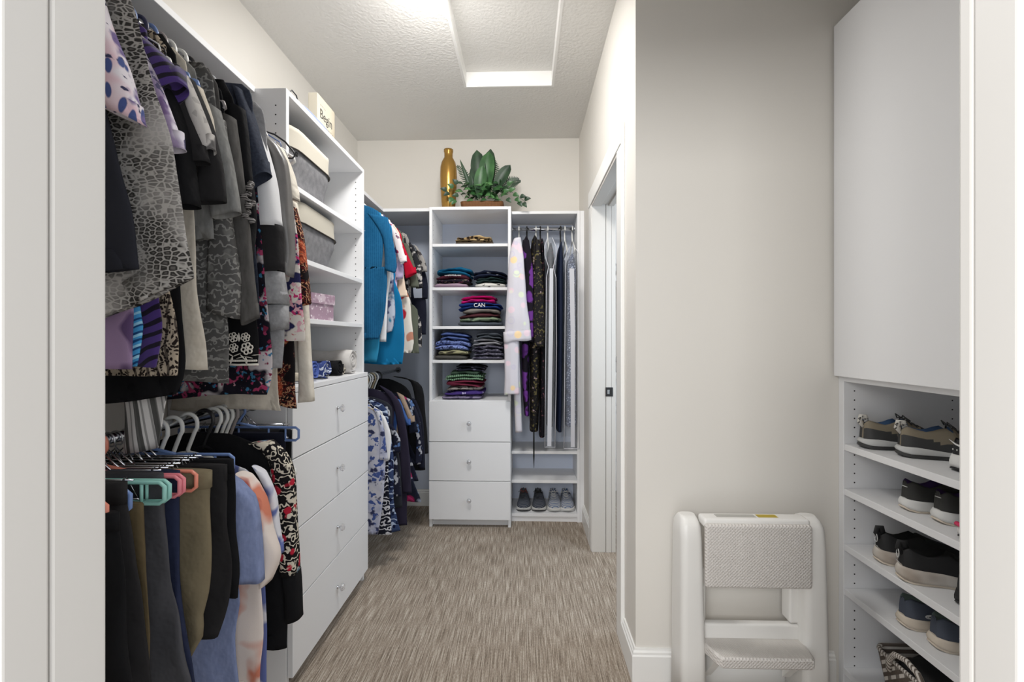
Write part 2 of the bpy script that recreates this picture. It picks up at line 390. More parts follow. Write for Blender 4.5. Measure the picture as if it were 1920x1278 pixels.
# back tower ----------------------------------------------------------------
BY = 2.975; bx0, bx1 = -0.628, -0.091
bt = thing('closet_tower', 'white closet tower with three crystal-knobbed drawers against the back wall', 'closet tower', ((bx0+bx1)/2, BY, 0))
for xx, side in ((bx0, 1), (bx1-T, -1)):
    panel(bt, (xx, BY, 0), (xx+T, YB-0.002, TH), [BY+0.037, YB-0.06], xx+T if side == 1 else xx, (0.90, 2.05), 'x')
shelf(bt, (bx0+T, BY-0.001, TH-T), (bx1-T, YB-0.002, TH), 'top_shelf')
for zt in (1.858, 1.572, 1.317, 1.094):
    shelf(bt, (bx0+T+0.001, BY+0.002, zt-T), (bx1-T-0.001, YB-0.002, zt))
shelf(bt, (bx0+T, BY, 0.831-T), (bx1-T, YB-0.002, 0.831), 'counter_shelf')
dz = [0.829, 0.562, 0.307, 0.053]
for i in range(3):
    d = part('drawer', bx((bx0+0.003, BY-0.020, dz[i+1]+0.0022), (bx1-0.003, BY-0.001, dz[i]-0.0022), 0.0012, 1), M_mel, bt)
    py = (794, 866, 939)[i]; xk, zk = W(879, py, BY-0.045)
    knob(d, (xk, BY-0.020, zk), 'y')
part('toe_kick', bx((bx0+T, BY+0.04, 0), (bx1-T, BY+0.06, 0.055)), M_mel, bt)
# right open section: hanging space over three shoe shelves ------------------
RY = 3.07; rx0, rx1 = bx1, 0.352
rs = thing('closet_hanging_unit', 'narrow white closet unit with a hanging rod over shoe shelves beside the side doorway', 'closet unit', ((rx0+rx1)/2, RY, 0))
panel(rs, (rx1, RY, 0), (rx1+T, YB-0.002, TH-0.005))
shelf(rs, (rx0+0.001, RY, 2.075), (rx1, YB-0.002, 2.075+T), 'top_shelf')
for zt in (0.478, 0.282, 0.056):
    shelf(rs, (rx0+0.001, RY+0.002, zt-T-0.001), (rx1, YB-0.002, zt))
part('toe_kick', bx((rx0+0.001, RY+0.012, 0), (rx1, RY+0.03, 0.036)), M_mel, rs)
part('filler_strip', bx((rx1+T, RY+0.005, 0), (XR-0.001, RY+0.02, TH-0.005)), M_mel, rs)
M_cooltint = mat('cool_white_back_panel', (206, 214, 230), 0.5, bump=0)  # bluish colour stands in for cool light in the shaded compartments
part('back_panel', bx((bx0+T, YB-0.006, 0.06), (bx1-T, YB-0.002, TH-T)), M_cooltint, bt)  # added sheet over the wall, carries the cool tint
part('back_panel', bx((rx0+0.001, YB-0.006, 0.06), (rx1, YB-0.002, 2.07)), M_cooltint, rs)  # same added tinted sheet behind the hanging section
bp_ = part('added_corner_tint_panel', bx((LW, YB-0.006, 0.121), (bx0-0.001, YB-0.001, 2.074)), M_cooltint); tag(bp_, 'added panel tinted with cool shade behind the clothes in the far left corner', 'panel')
# shelves above the rods -------------------------------------------------------
sh = part('wall_shelf', bx((LW, 0.41, 2.085), (-0.935, LY0-0.001, 2.105), 0.001, 1), M_mel); tag(sh, 'long white shelf above the clothes rod nearest the camera', 'shelf')
bm = bmesh.new()
vs = [(LW, LY1+0.001), (-0.935, LY1+0.001), (-0.935, BY+0.01), (bx0-0.001, BY+0.01), (bx0-0.001, YB-0.002), (LW, YB-0.002)]
A = [bm.verts.new((x, y, 2.075)) for x, y in vs]; B = [bm.verts.new((x, y, 2.095)) for x, y in vs]
bm.faces.new(A); bm.faces.new(B)
for k in range(6): bm.faces.new((A[k], A[(k+1) % 6], B[(k+1) % 6], B[k]))
sh = part('corner_shelf', bm, M_mel); tag(sh, 'white L-shaped corner shelf left of the back tower', 'shelf')
# rods ---------------------------------------------------------------------------
RX = -0.94
def rod(name, a, b, label, r=0.012):
    bm = bmesh.new(); a = Vector(a); b = Vector(b); tube(bm, [a, (a+b)/2, b], r, 16, flat=1.0)
    t = thing(name, label, 'closet rod', a); part('rod', bm, M_chrome, t)
    for e, d in ((a, (b-a).normalized()), (b, (a-b).normalized())):
        bm = bmesh.new(); tube(bm, [e, e+d*0.008], 0.022, 16); part('rod_socket', bm, M_chrome, t)
    return t
RZ1, RZ0 = 1.995, 1.005
rod('closet_rod', (RX, 0.42, RZ1), (RX, LY0-0.001, RZ1), 'upper chrome rod along the left wall nearest the camera')
rod('closet_rod', (RX, 0.42, RZ0), (RX, LY0-0.001, RZ0), 'lower chrome rod along the left wall nearest the camera')
rod('closet_rod', (RX, LY1+0.001, RZ1), (RX, YB-0.002, RZ1), 'upper chrome rod in the corner beyond the left tower')
rod('closet_rod', (RX, LY1+0.001, RZ0), (RX, YB-0.002, RZ0), 'lower chrome rod in the corner beyond the left tower')
RRY, RRZ = 3.21, 2.005
rod('closet_rod', (rx0+0.001, RRY, RRZ), (rx1-0.001, RRY, RRZ), 'chrome rod in the section beside the side doorway')
# shoe unit on the right ------------------------------------------------------------
SX, SY1 = 1.115, YF-0.012
M_shade = M_mel
su = thing('shoe_cabinet', 'tall white cabinet with a closed upper door over open shoe shelves on the right', 'cabinet', (SX, 1.1, 0))
SYn = 0.72
panel(su, (SX, SY1-T, 0), (XS-0.002, SY1, 2.33), [SX+0.037, XS-0.06], SY1-T, (0.09, 1.09))
panel(su, (SX, SYn, 0), (XS-0.002, SYn+T, 2.33))
part('filler_strip', bx((SX+0.004, SY1, 0), (SX+0.02, YF-0.001, 2.33)), M_mel, su)
part('back_panel', bx((XS-0.008, SYn+T, 0), (XS-0.002, SY1-T, 2.33)), M_mel, su)
for zt in (0.865, 0.709, 0.515, 0.361):
    shelf(su, (SX+0.001, SYn+T+0.001, zt-0.022), (XS-0.008, SY1-T-0.001, zt))
shelf(su, (SX, SYn+T, 0.062), (XS-0.008, SY1-T, 0.062+0.022), 'bottom_shelf')
part('toe_kick', bx((SX+0.05, SYn+T, 0), (SX+0.068, SY1-T, 0.062)), M_mel, su)
shelf(su, (SX, SYn+T, 1.083), (XS-0.008, SY1-T, 1.101), 'fixed_shelf')
shelf(su, (SX, SYn+T, 2.312), (XS-0.008, SY1-T, 2.33), 'top_shelf')
part('upper_door', bx((SX-0.020, SYn, 1.101), (SX-0.001, SY1+0.002, 2.338), 0.002), M_mel, su)
# ------------------------------------------------------------------ cloth
def cat_rom(p0, p1, p2, p3, t):
    return [0.5*((2*b)+(-a+c)*t+(2*a-5*b+4*c-d)*t*t+(-a+3*b-3*c+d)*t**3) for a, b, c, d in zip(p0, p1, p2, p3)]
def smooth_rows(rows, step=0.022):
    out = []
    for i in range(len(rows)-1):
        p0 = rows[max(i-1, 0)]; p1 = rows[i]; p2 = rows[i+1]; p3 = rows[min(i+2, len(rows)-1)]
        L_ = max(abs(p1[1]-p2[1]), abs(p1[3]-p2[3]), abs(p1[0]-p2[0]), abs(p1[2]-p2[2])); n = max(1, int(L_/step))
        for k in range(n): out.append(cat_rom(p0, p1, p2, p3, k/n))
    out.append(list(rows[-1])); return out
def cloth(bm, rows, th, seed=0, fold=0.006, freq=38, n=40, openend=True, opentop=False, sq=0.62, mi=0, edge=0.004, axis='y', wr=0.004, topfold=0.3):
    """rows: (xl, zl, xr, zr, thickness_scale, y) ; lofted closed cloth tube with draped folds"""
    R_ = smooth_rows(rows); M = len(R_); rings = []
    ph = seed*1.93
    for j, (xl, zl, xr, zr, ts, yy) in enumerate(R_):
        v = j/(M-1); ring = []; g = (topfold+(1-topfold)*min(1, v*1.6)); wd = max(xr-xl, 1e-3)
        en = edge*noise.noise((seed, zr*9, 1.3))*min(1, wd*8); en2 = edge*noise.noise((seed+5, zl*9, 7.7))*min(1, wd*8)
        fo = min(1.0, wd/0.12)
        for k in range(n):
            a = 2*PI*k/n; c, s_ = math.cos(a), math.sin(a)
            p = 0.5+0.5*math.copysign(abs(c)**0.85, c); y = math.copysign(abs(s_)**sq, s_)*th*ts/2
            x = (xl+en2)*(1-p)+(xr+en)*p; z = zl*(1-p)+zr*p
            edg = 1-abs(2*p-1)**3*0.5
            pw = yy*4.0 if not openend or th < 0.022 else ph
            ff = math.sin(freq*x+pw+1.1*math.sin(z*3.1+pw)+0.5*math.sin(z*7+pw))+0.45*math.sin(freq*2.13*x-pw+1.7*math.sin(z*2.3+pw))
            y += fold*fo*g*ff*edg*0.8
            y += wr*noise.noise((x*16, z*7, s_*0.5+(seed*2.1 if th > 0.022 else yy*6)))*(1 if s_ < 0 else 0.7)*(0.35+0.65*g)*2
            z2 = z+0.004*math.sin(freq*0.5*x+seed)*(v > 0.97)
            ring.append((x, yy+y, z2) if axis == 'y' else (yy+y, x, z2))
        rings.append(ring)
    if openend:
        last = rings[-1]; c0 = [sum(q[i] for q in last)/n for i in range(3)]
        for sc_, up in ((0.93, 0.0005), (0.90, 0.012), (0.82, 0.035)):
            rings.append([(c0[0]+(q[0]-c0[0])*sc_, c0[1]+(q[1]-c0[1])*sc_ if axis == 'y' else c0[1]+(q[1]-c0[1])*sc_, q[2]+up) for q in last])
    V = [[bm.verts.new(p) for p in r] for r in rings]
    for A, B in zip(V, V[1:]):
        for k in range(n):
            f = bm.faces.new((A[k], A[(k+1) % n], B[(k+1) % n], B[k])); f.smooth = True; f.material_index = mi
    for r in (V[0], V[-1]):
        f = bm.faces.new(r); f.material_index = mi
SEED = [0]
def nseed(): SEED[0] += 1; return SEED[0]*1.37
def rows_px(rows, Y, ts=1.0):
    """sleeve rows as (left px, left py, right px, right py[, y offset])"""
    out = []
    for r in rows:
        xl = fx(r[0], Y); xr = fx(r[2], Y); zl = fz(r[1], xl, Y); zr = fz(r[3], xr, Y)
        out.append((xl, zl, xr, zr, (r[5] if len(r) > 5 else ts), Y+(r[4] if len(r) > 4 else 0)))
    return out
WALLX = XL+0.02
def body_rows(body, Y, x0=None, zsh=1.885, neck=0.055, nkh=0.05):
    x0 = RX if x0 is None else x0
    out = []
    b = [(fx(r[0], Y),) + tuple(r[1:]) for r in body]
    b = [(r[0], fz(r[1], r[0], Y)) + tuple(r[2:]) for r in b]
    if zsh is not None:
        xs = x0+0.185
        out.append((x0-neck, zsh+nkh, x0+neck, zsh+nkh, 0.5, Y)); out.append((x0-neck-0.05, zsh+nkh*0.8, x0+neck+0.05, zsh+nkh*0.8, 0.7, Y))
        if b[0][1] < zsh-0.06: out.append((max(2*x0-xs, WALLX), zsh, xs, zsh, 0.9, Y)); out.append((max(2*x0-xs, WALLX), zsh-0.05, xs, zsh-0.05, 1, Y))
    for r in b:
        dz = r[2] if len(r) > 2 else 0
        xl = max(2*x0-r[0], WALLX)
        out.append((xl, r[1]-dz, r[0], r[1], 1, Y))
    return out
def garment(name, label, cat, Y, body, sleeve=None, m=None, sm=None, group='clothes on the upper left rod', th=0.017, sth=0.026, fold=0.006, freq=38, zsh=1.845, sleeve_on=-0.002, neck=0.055, x0=None, wr=0.005, left=False, pname='body'):
    x0_ = RX if x0 is None else x0
    t = thing(name, label, cat, (x0_, Y, zsh if zsh else 1.0), group)
    rows = body_rows(body, Y, x0, zsh, neck)
    bm = bmesh.new(); cloth(bm, rows, th, nseed(), fold, freq, wr=wr); part(pname, bm, m, t)
    if sleeve:
        rs_ = rows_px(sleeve, Y+sleeve_on)
        bm = bmesh.new(); cloth(bm, rs_, sth, nseed(), fold*0.5, 60, 28, wr=wr); part('sleeve', bm, sm or m, t)
        if left:
            ls = [(max(2*x0_-r[2], WALLX-0.005), r[3], max(2*x0_-r[0], WALLX+0.02), r[1], r[4], Y+0.004) for r in rs_]
            bm = bmesh.new(); cloth(bm, ls, sth*0.8, nseed(), fold*0.5, 60, 20, wr=wr); part('sleeve', bm, sm or m, t)
    return t
# ------------------------------------------------------------------ hangers
def pl(name, c, rough=0.35): return mat(name, c, rough, bump=0, spec=0.5)
H_blue = pl('hanger_blue_plastic', (112, 138, 190)); H_navy = pl('hanger_navy_plastic', (45, 48, 78)); H_white = pl('hanger_white_plastic', (226, 226, 222))
H_grey = pl('hanger_grey_plastic', (150, 142, 140)); H_black = pl('hanger_black_plastic', (32, 32, 34)); H_mint = pl('hanger_mint_plastic', (150, 205, 195))
H_coral = pl('hanger_coral_plastic', (226, 140, 118)); H_pink = pl('hanger_pink_plastic', (224, 130, 140)); H_olive = pl('hanger_tan_plastic', (176, 160, 130))
H_clear = glassy('hanger_clear_plastic', (225, 228, 232), 0.45, 0.08)
def hanger(label, Y, m, kind='tube', zr=None, x0=None, hw=0.205, group='hangers on the upper left rod', axis='y', rot=0.0):
    zr = RZ1 if zr is None else zr; x0 = RX if x0 is None else x0
    r = {'tube': 0.0052, 'wire': 0.0018, 'clip': 0.0019, 'bar': 0.0042}[kind]; hr = {'tube': 0.026, 'wire': 0.0165, 'clip': 0.016, 'bar': 0.021}[kind]
    t = thing('clothes_hanger' if kind in ('tube', 'wire') else 'trouser_hanger', label, 'hanger', (x0, Y, zr), group)
    P = lambda x, z: (x0+x, Y, zr+z) if axis == 'y' else (x0, Y+x, zr+z)
    zc = 0.012+r-hr+0.0005
    zc = 0.0125+r-hr
    pts = [P(hr*math.cos(a), zc+hr*math.sin(a)) for a in [math.radians(q) for q in range(-25, 200, 15)]]
    pts = [P(-(p), z) for p, z in [(hr*math.cos(math.radians(q)), zc+hr*math.sin(math.radians(q))) for q in range(-15, 181, 15)]][::1]
    # the hook runs over the rod and comes down on the aisle side
    zn = zc-hr-(0.055 if kind in ('tube', 'wire') else (0.006 if kind == 'clip' else 0.028))
    pts += [P(hr, zc-0.012), P(hr*0.75, zc-hr*0.9), P(0.0, zn+0.008), P(0, zn)]
    bm = bmesh.new(); tube(bm, pts, r*1.02, 8); part('hook', bm, M_steel if kind in ('clip', 'wire') and m in (M_steel, M_chrome) else m, t)
    bm = bmesh.new()
    if kind in ('tube', 'wire'):
        sh_ = 0.075; e = 0.012
        loop = [P(0, zn), P(hw*0.3, zn-0.012), P(hw*0.8, zn-sh_+0.022), P(hw, zn-sh_), P(hw+0.004, zn-sh_-e), P(hw-0.012, zn-sh_-2*e), P(0, zn-sh_-2*e), P(-hw+0.012, zn-sh_-2*e), P(-hw-0.004, zn-sh_-e), P(-hw, zn-sh_), P(-hw*0.8, zn-sh_+0.022), P(-hw*0.3, zn-0.012)]
        tube(bm, loop, r, 8, closed=True); part('hanger_frame', bm, m, t)
    elif kind == 'clip':
        tube(bm, [P(-0.05, zn-0.045), P(0, zn), P(0.05, zn-0.045)], r*1.2, 6); tube(bm, [P(-0.022, zn-0.05), P(0.0, zn-0.006), P(0.024, zn-0.052)], r*1.2, 6); tube(bm, [P(-hw*0.85, zn-0.035), P(0, zn-0.036), P(hw*0.85, zn-0.035)], r*1.2, 6)
        part('hanger_frame', bm, m, t)
        for s in (-1, 1):
            bm = bmesh.new()
            for d in (-1, 1):
                q = [P(s*hw*0.75+e, zz) for e, zz in ((-0.016, zn-0.075), (0, zn-0.03), (0.016, zn-0.075))]
                q = [(a, b+d*o, c) if axis == 'y' else (a+d*o, b, c) for (a, b, c), o in zip(q, (0.012, 0.003, 0.012))]
                tube(bm, q, 0.0016, 6)
                q2 = [P(s*hw*0.75+e, zn-0.077) for e in (-0.02, 0, 0.02)]; q2 = [(a, b+d*0.012, c) if axis == 'y' else (a+d*0.012, b, c) for a, b, c in q2]
                tube(bm, q2, 0.003, 6)
            part('clip', bm, m, t)
    else:
        tube(bm, [P(-hw*0.35, zn-0.012), P(0, zn+0.004), P(hw*0.35, zn-0.012)], r, 8)
        z1, z0 = zn-0.010, zn-0.052
        tube(bm, [P(-hw+0.01, z1), P(hw-0.01, z1), P(hw, z1-0.008), P(hw, z0+0.008), P(hw-0.01, z0), P(-hw+0.01, z0), P(-hw, z0+0.008), P(-hw, z1-0.008)], r, 8, closed=True)
        for q in (-0.5, 0.0, 0.5, 0.78): tube(bm, [P(hw*q, z1), P(hw*q, z0)], r*0.8, 6)
        part('hanger_frame', bm, m, t)
    return t
# ------------------------------------------------------------------ fabrics
def fab(name, c, layers=(), h=None, rough=0.9, **k): return mat(name, c, rough, layers, h, bump=k.pop('bump', 0.2), bscale=k.pop('bscale', 500), spec=0.15, **k)
F_dark = fab('charcoal_knit', (44, 45, 52)); F_black = fab('black_jersey', (24, 24, 26), bump=0.55, bscale=16, bdist=0.022); F_black2 = fab('washed_black_cotton', (40, 39, 40), bump=0.55, bscale=16, bdist=0.022)
F_navy = fab('navy_knit', (38, 42, 62)); F_navy2 = fab('dark_navy_wool', (27, 29, 42), bump=0.55, bscale=16, bdist=0.022); F_cream = fab('cream_linen', (212, 204, 190), h=((188, 178, 162), 40, 0.5), bump=0.55, bscale=16, bdist=0.022)
F_jacket = fab('blush_floral_chiffon', (230, 224, 230), [('blob', (224, 192, 202), 14, 0.58, {'soft': 0.08}), ('spot', (74, 88, 140), 36, 0.32, {'dist': 0.06, 'st': (1.2, 1, 0.5)}), ('blob', (120, 104, 150), 20, 0.60, {'soft': 0.03}), ('blob', (60, 60, 90), 60, 0.66, {'soft': 0.03})])
F_snake = fab('snakeskin_print', (58, 56, 55), [('cell', (176, 172, 168), 60, 0.09, {'dist': 0.05, 'ds': 6, 'soft': 0.05, 'st': (1, 1, 0.75)}), ('cell', (96, 93, 90), 60, 0.42, {'dist': 0.05, 'ds': 6, 'soft': 0.1, 'st': (1, 1, 0.75), 'loc': (0, 0, 0)}), ('blob', (178, 174, 170), 7, 0.58, {'soft': 0.06, 'amt': 0.55}), ('spot', (44, 42, 42), 120, 0.34, {'amt': 0.5})])
F_snake = fab('snakeskin_scale_print', (172, 168, 163), [('cell', (56, 54, 52), 92, 0.10, {'dist': 0.03, 'ds': 7, 'soft': 0.05, 'rnd': 0.75, 'st': (0.8, 1, 1.35), 'loc': (1, 1, 1)}), ('cell', (104, 100, 97), 92, 0.34, {'dist': 0.03, 'ds': 7, 'soft': 0.08, 'rnd': 0.75, 'st': (0.8, 1, 1.35), 'loc': (1, 1, 1)}), ('blob', (188, 184, 180), 9, 0.56, {'soft': 0.1, 'amt': 0.8})])
F_lav = fab('lavender_floral_cotton', (150, 134, 164), [('blob', (222, 216, 226), 12, 0.46, {'soft': 0.04}), ('blob', (84, 80, 110), 50, 0.62, {'soft': 0.02}), ('blob', (120, 98, 140), 22, 0.62, {'soft': 0.02})])
F_lavp = fab('lavender_cotton', (152, 128, 160), [('blob', (205, 190, 208), 6, 0.62, {'soft': 0.02}), ('blob', (90, 70, 106), 7, 0.62, {'soft': 0.02, 'loc': (4, 1, 2)})])
F_purple = fab('purple_black_striped_jersey', (72, 52, 116), [('band', (26, 20, 36), 14, 0.68, {'dir': 'Z', 'wd': 2.2, 'wds': 1.5, 'rot': (0, 0.5, 0), 'soft': 0.05})], sheen=0.3)
F_bluest = fab('turquoise_striped_jersey', (70, 150, 205), [('band', (30, 70, 120), 26, 0.75, {'dir': 'Z', 'rot': (0, 0.5, 0), 'wd': 2, 'soft': 0.1}), ('band', (150, 205, 230), 17, 0.86, {'dir': 'Z', 'rot': (0, 0.5, 0), 'wd': 2, 'soft': 0.05})])
F_greyfl = fab('grey_floral_rayon', (188, 184, 180), [('blob', (96, 94, 94), 22, 0.56, {'soft': 0.03}), ('cell', (60, 58, 58), 40, 0.25, {'amt': 0.3})])
F_leop = fab('brown_leopard_chiffon', (186, 172, 152), [('spot', (40, 32, 30), 130, 0.45, {'dist': 0.03, 'ds': 40, 'soft': 0.06}), ('band', (40, 32, 32), 14, 0.84, {'dir': 'X', 'wd': 9, 'soft': 0.05, 'amt': 0.8})])
F_leopg = fab('grey_animal_print', (186, 178, 166), [('spot', (46, 42, 40), 38, 0.36, {'dist': 0.05, 'soft': 0.04, 'st': (1.3, 1, 0.8)})])
F_heath = fab('grey_heather_jersey', (138, 138, 136), h=((108, 108, 106), 120, 0.7, (1, 1, 0.3)), bump=0.55, bscale=16, bdist=0.022)
F_heathd = fab('dark_grey_heather_knit', (92, 90, 88), h=((66, 64, 62), 90, 0.8, (1, 1, 0.3)))
F_heathl = fab('light_grey_fleece', (158, 158, 160), h=((128, 128, 130), 80, 0.7), bump=0.55, bscale=16, bdist=0.022)
F_broc = fab('grey_swirl_brocade', (84, 83, 82), [('rings', (136, 135, 132), 14, 0.82, {'wd': 8.0, 'wds': 4.5, 'soft': 0.08}), ('blob', (118, 117, 114), 26, 0.60, {'soft': 0.03, 'amt': 0.7})])
F_rope = fab('grey_silver_lurex', (134, 130, 128), [('band', (60, 58, 58), 60, 0.5, {'dir': 'Z', 'wd': 4, 'soft': 0.2})], rough=0.5)
F_white = fab('white_fleece', (222, 222, 224)); F_denim = fab('dark_navy_denim', (46, 50, 62), h=((66, 72, 86), 160, 0.6))
F_satin = fab('pewter_satin', (120, 118, 116), rough=0.38, h=((84, 82, 82), 14, 0.6)); MC['pewter_satin'].node_tree.nodes['Principled BSDF'].inputs['Specular IOR Level'].default_value = 0.6
F_ivory = fab('ivory_cotton', (220, 214, 202), h=((206, 198, 184), 30, 0.5), bump=0.55, bscale=16, bdist=0.022)
F_pinkfl = fab('black_floral_hem_print', (26, 24, 34), [('blob', (196, 188, 190), 11, 0.56, {'soft': 0.02}), ('spot', (60, 116, 150), 34, 0.26, {'dist': 0.1, 'ds': 30}), ('spot', (160, 60, 96), 28, 0.30, {'dist': 0.1, 'ds': 30, 'loc': (5, 2, 8)}), ('blob', (120, 40, 66), 40, 0.64, {'soft': 0.02}), ('blob', (200, 150, 160), 60, 0.68, {'soft': 0.02})])
F_whitfl = fab('white_rose_print', (224, 216, 208), [('blob', (44, 44, 84), 22, 0.53, {'soft': 0.02}), ('spot', (200, 60, 116), 24, 0.32, {'dist': 0.1, 'ds': 30}), ('blob', (220, 170, 180), 50, 0.62, {'soft': 0.02}), ('blob', (180, 50, 56), 30, 0.66, {'soft': 0.02})])
F_orange = fab('black_orange_rose_print', (26, 22, 24), [('spot', (186, 92, 62), 9, 0.46, {'dist': 0.05, 'rnd': 0.6}), ('rings', (96, 30, 30), 26, 0.60, {'wd': 8, 'wds': 4, 'soft': 0.12, 'amt': 0.75}), ('rings', (222, 170, 130), 22, 0.90, {'wd': 7, 'wds': 4, 'soft': 0.06, 'amt': 0.7, 'loc': (9, 4, 2)}), ('blob', (26, 22, 24), 8, 0.57, {'soft': 0.01})])
F_stripe = fab('grey_white_striped_cotton', (208, 206, 204), [('band', (84, 84, 82), 9, 0.74, {'dir': 'X', 'soft': 0.04, 'rot': (0, 0.18, 0)}), ('band', (104, 104, 102), 22, 0.82, {'dir': 'X', 'soft': 0.04, 'amt': 0.7, 'rot': (0, 0.18, 0)})])
F_olive = fab('olive_brown_twill', (92, 80, 58), bump=0.55, bscale=16, bdist=0.022); F_grp = fab('washed_charcoal_cotton', (76, 76, 80), h=((62, 62, 66), 12, 0.5), bump=0.55, bscale=16, bdist=0.022); F_navyp = fab('navy_denim', (44, 50, 74), h=((34, 40, 62), 60, 0.5), bump=0.55, bscale=16, bdist=0.022)
F_khaki = fab('khaki_cotton', (124, 114, 92), h=((108, 98, 78), 14, 0.4), bump=0.55, bscale=16, bdist=0.022); F_bluet = fab('blue_heather_jersey', (134, 146, 182), h=((112, 124, 160), 130, 0.7, (1, 1, 0.3)), bump=0.55, bscale=16, bdist=0.022)
F_tied = fab('coral_tie_dye_rayon', (226, 214, 206), [('blob', (206, 128, 104), 9, 0.60, {'soft': 0.06, 'dist': 0.1}), ('blob', (160, 84, 76), 10, 0.66, {'soft': 0.02, 'dist': 0.1})])
F_bluefl = fab('blue_white_floral_rayon', (216, 216, 222), [('blob', (98, 110, 164), 9, 0.52, {'soft': 0.03, 'dist': 0.1})])
F_embr = fab('black_embroidery_print', (22, 20, 22), [('rings', (206, 198, 182), 15, 0.80, {'wd': 10, 'wds': 3.6, 'soft': 0.05}), ('spot', (178, 36, 56), 24, 0.28, {'dist': 0.12}), ('spot', (104, 142, 168), 11, 0.14, {'dist': 0.1}), ('blob', (206, 198, 182), 26, 0.64, {'soft': 0.02})])
# ------------------------------------------------------------------ upper left rod
UG = 'clothes on the upper left rod'
garment('floral_jacket', 'blush floral short-sleeved jacket over a charcoal tunic, nearest on the upper left rod', 'jacket', 0.79,
        [(-0.80, 1.86), (225, 300), (247, 400), (262, 508)], [(100, -110, 165, -70), (140, 10, 205, 50), (168, 120, 240, 150), (203, 205, 268, 238)], F_dark, F_jacket, sth=0.05, fold=0.003, left=True)
garment('snakeskin_tunic', 'long grey snakeskin print tunic with a slanted hem', 'tunic', 0.835,
        [(234, -20), (266, 90), (296, 180), (322, 270), (337, 350), (349, 440), (361, 520, 0.26)], None, F_snake, zsh=1.90, fold=0.004)
garment('lavender_blouse', 'lavender and white floral top between snakeskin and purple stripes', 'top', 0.868,
        [(-0.77, 1.86), (-0.79, 1.6), (250, 560), (246, 688)], [(235, 60, 262, 85), (262, 140, 302, 165), (282, 200, 326, 230), (300, 282, 346, 284)], F_lavp, F_lav, sth=0.028)
garment('blue_striped_blouse', 'turquoise and blue striped top hanging below the snakeskin hem', 'top', 0.887,
        [(-0.79, 1.86), (-0.76, 1.5), (262, 560), (267, 610), (254, 690)], None, F_bluest)
garment('purple_striped_dress', 'purple and black striped dress with a gathered cap sleeve', 'dress', 0.908,
        [(-0.77, 1.86), (-0.78, 1.6), (298, 560), (303, 620), (292, 690)], [(232, 55, 262, 62), (256, 88, 300, 95), (275, 125, 332, 128), (305, 196, 346, 158)], F_purple, F_purple, sth=0.06)
garment('black_tee', 'plain black tee with a wide open sleeve left of the grey floral sleeve', 'top', 0.930,
        [(-0.79, 1.86), (-0.80, 1.4)], [(290, 150, 322, 160), (315, 240, 352, 250), (322, 320, 362, 330), (325, 386, 367, 388)], F_black, F_black, sth=0.05)
garment('black_blouse', 'black blouse with a hemmed short sleeve behind the purple striped dress', 'top', 0.945,
        [(-0.79, 1.86), (-0.80, 1.4)], [(300, 140, 335, 150), (320, 220, 362, 225), (322, 312, 392, 302)], F_black2, F_black2, sth=0.03)
garment('leopard_blouse', 'brown leopard print top with a rolled grey floral sleeve', 'top', 0.958,
        [(-0.77, 1.86), (-0.79, 1.5), (328, 600), (334, 700, 0.02)], [(330, 140, 350, 140), (347, 180, 372, 190), (366, 240, 393, 250), (380, 292, 401, 284)], F_leop, F_greyfl, sth=0.03)
garment('black_tunic', 'black tunic with a broad curved hem, lowest of the near tops', 'tunic', 0.985,
        [(-0.77, 1.86), (338, 560), (345, 690), (330, 742, 0.03)], [(335, 150, 362, 150), (362, 230, 396, 235), (378, 300, 415, 310), (368, 386, 423, 377)], F_black, F_black2, sth=0.035)
garment('cream_cardigan', 'long cream cardigan between black and grey tops', 'cardigan', 1.012,
        [(-0.77, 1.86), (362, 400), (372, 550), (386, 690)], [(365, 160, 378, 165), (380, 205, 396, 222), (386, 262, 401, 270)], F_cream, F_cream, sth=0.022)
garment('grey_heather_tee', 'plain grey heather tee with a long loose sleeve', 'top', 1.042,
        [(-0.77, 1.86), (398, 420), (400, 450)], [(378, 190, 410, 205), (395, 270, 432, 290), (395, 350, 446, 360), (400, 412, 451, 400)], F_heath, F_heath, sth=0.035)
garment('grey_brocade_blouse', 'grey swirl brocade top with long sleeves', 'top', 1.075,
        [(-0.75, 1.86), (418, 450), (426, 600), (430, 716)], [(400, 220, 420, 225), (400, 320, 432, 330), (394, 420, 434, 420), (392, 520, 448, 520), (388, 582, 446, 595)], F_broc, F_broc, sth=0.03)
garment('grey_ribbed_cardigan', 'grey ribbed cardigan sleeve hanging beside the brocade top', 'cardigan', 1.105,
        [(-0.76, 1.86), (440, 500), (442, 560)], [(420, 215, 440, 222), (430, 300, 452, 310), (434, 400, 464, 405), (442, 500, 474, 510), (455, 612, 483, 597)], F_heathd, F_heathd, sth=0.03)
t = garment('black_ruffle_cardigan', 'black cardigan with a silver grey ruffled front edge', 'cardigan', 1.135,
        [(-0.77, 1.86), (452, 480), (455, 580)], [(430, 195, 458, 205), (442, 300, 470, 310), (446, 400, 478, 400), (444, 490, 472, 485)], F_black, F_black, sth=0.03)
bm = bmesh.new(); pts = []
for i in range(60):
    q = i/59; X_, Z_ = W(463+6*math.sin(q*14), 340+75*q, 1.10); pts.append((X_, 1.105+0.008*math.cos(q*25), Z_))
tube(bm, pts, [0.006+0.003*math.sin(i*0.9) for i in range(60)], 8); part('ruffle', bm, F_rope, t)
t = garment('embroidered_black_blouse', 'black top with white embroidered flowers along the hem', 'top', 1.165,
        [(-0.76, 1.86), (478, 560), (485, 640), (484, 682)], None, F_black, fold=0.002, wr=0.002)
F_thread = fab('white_embroidery_thread', (214, 208, 198), rough=0.8)
bm = bmesh.new()
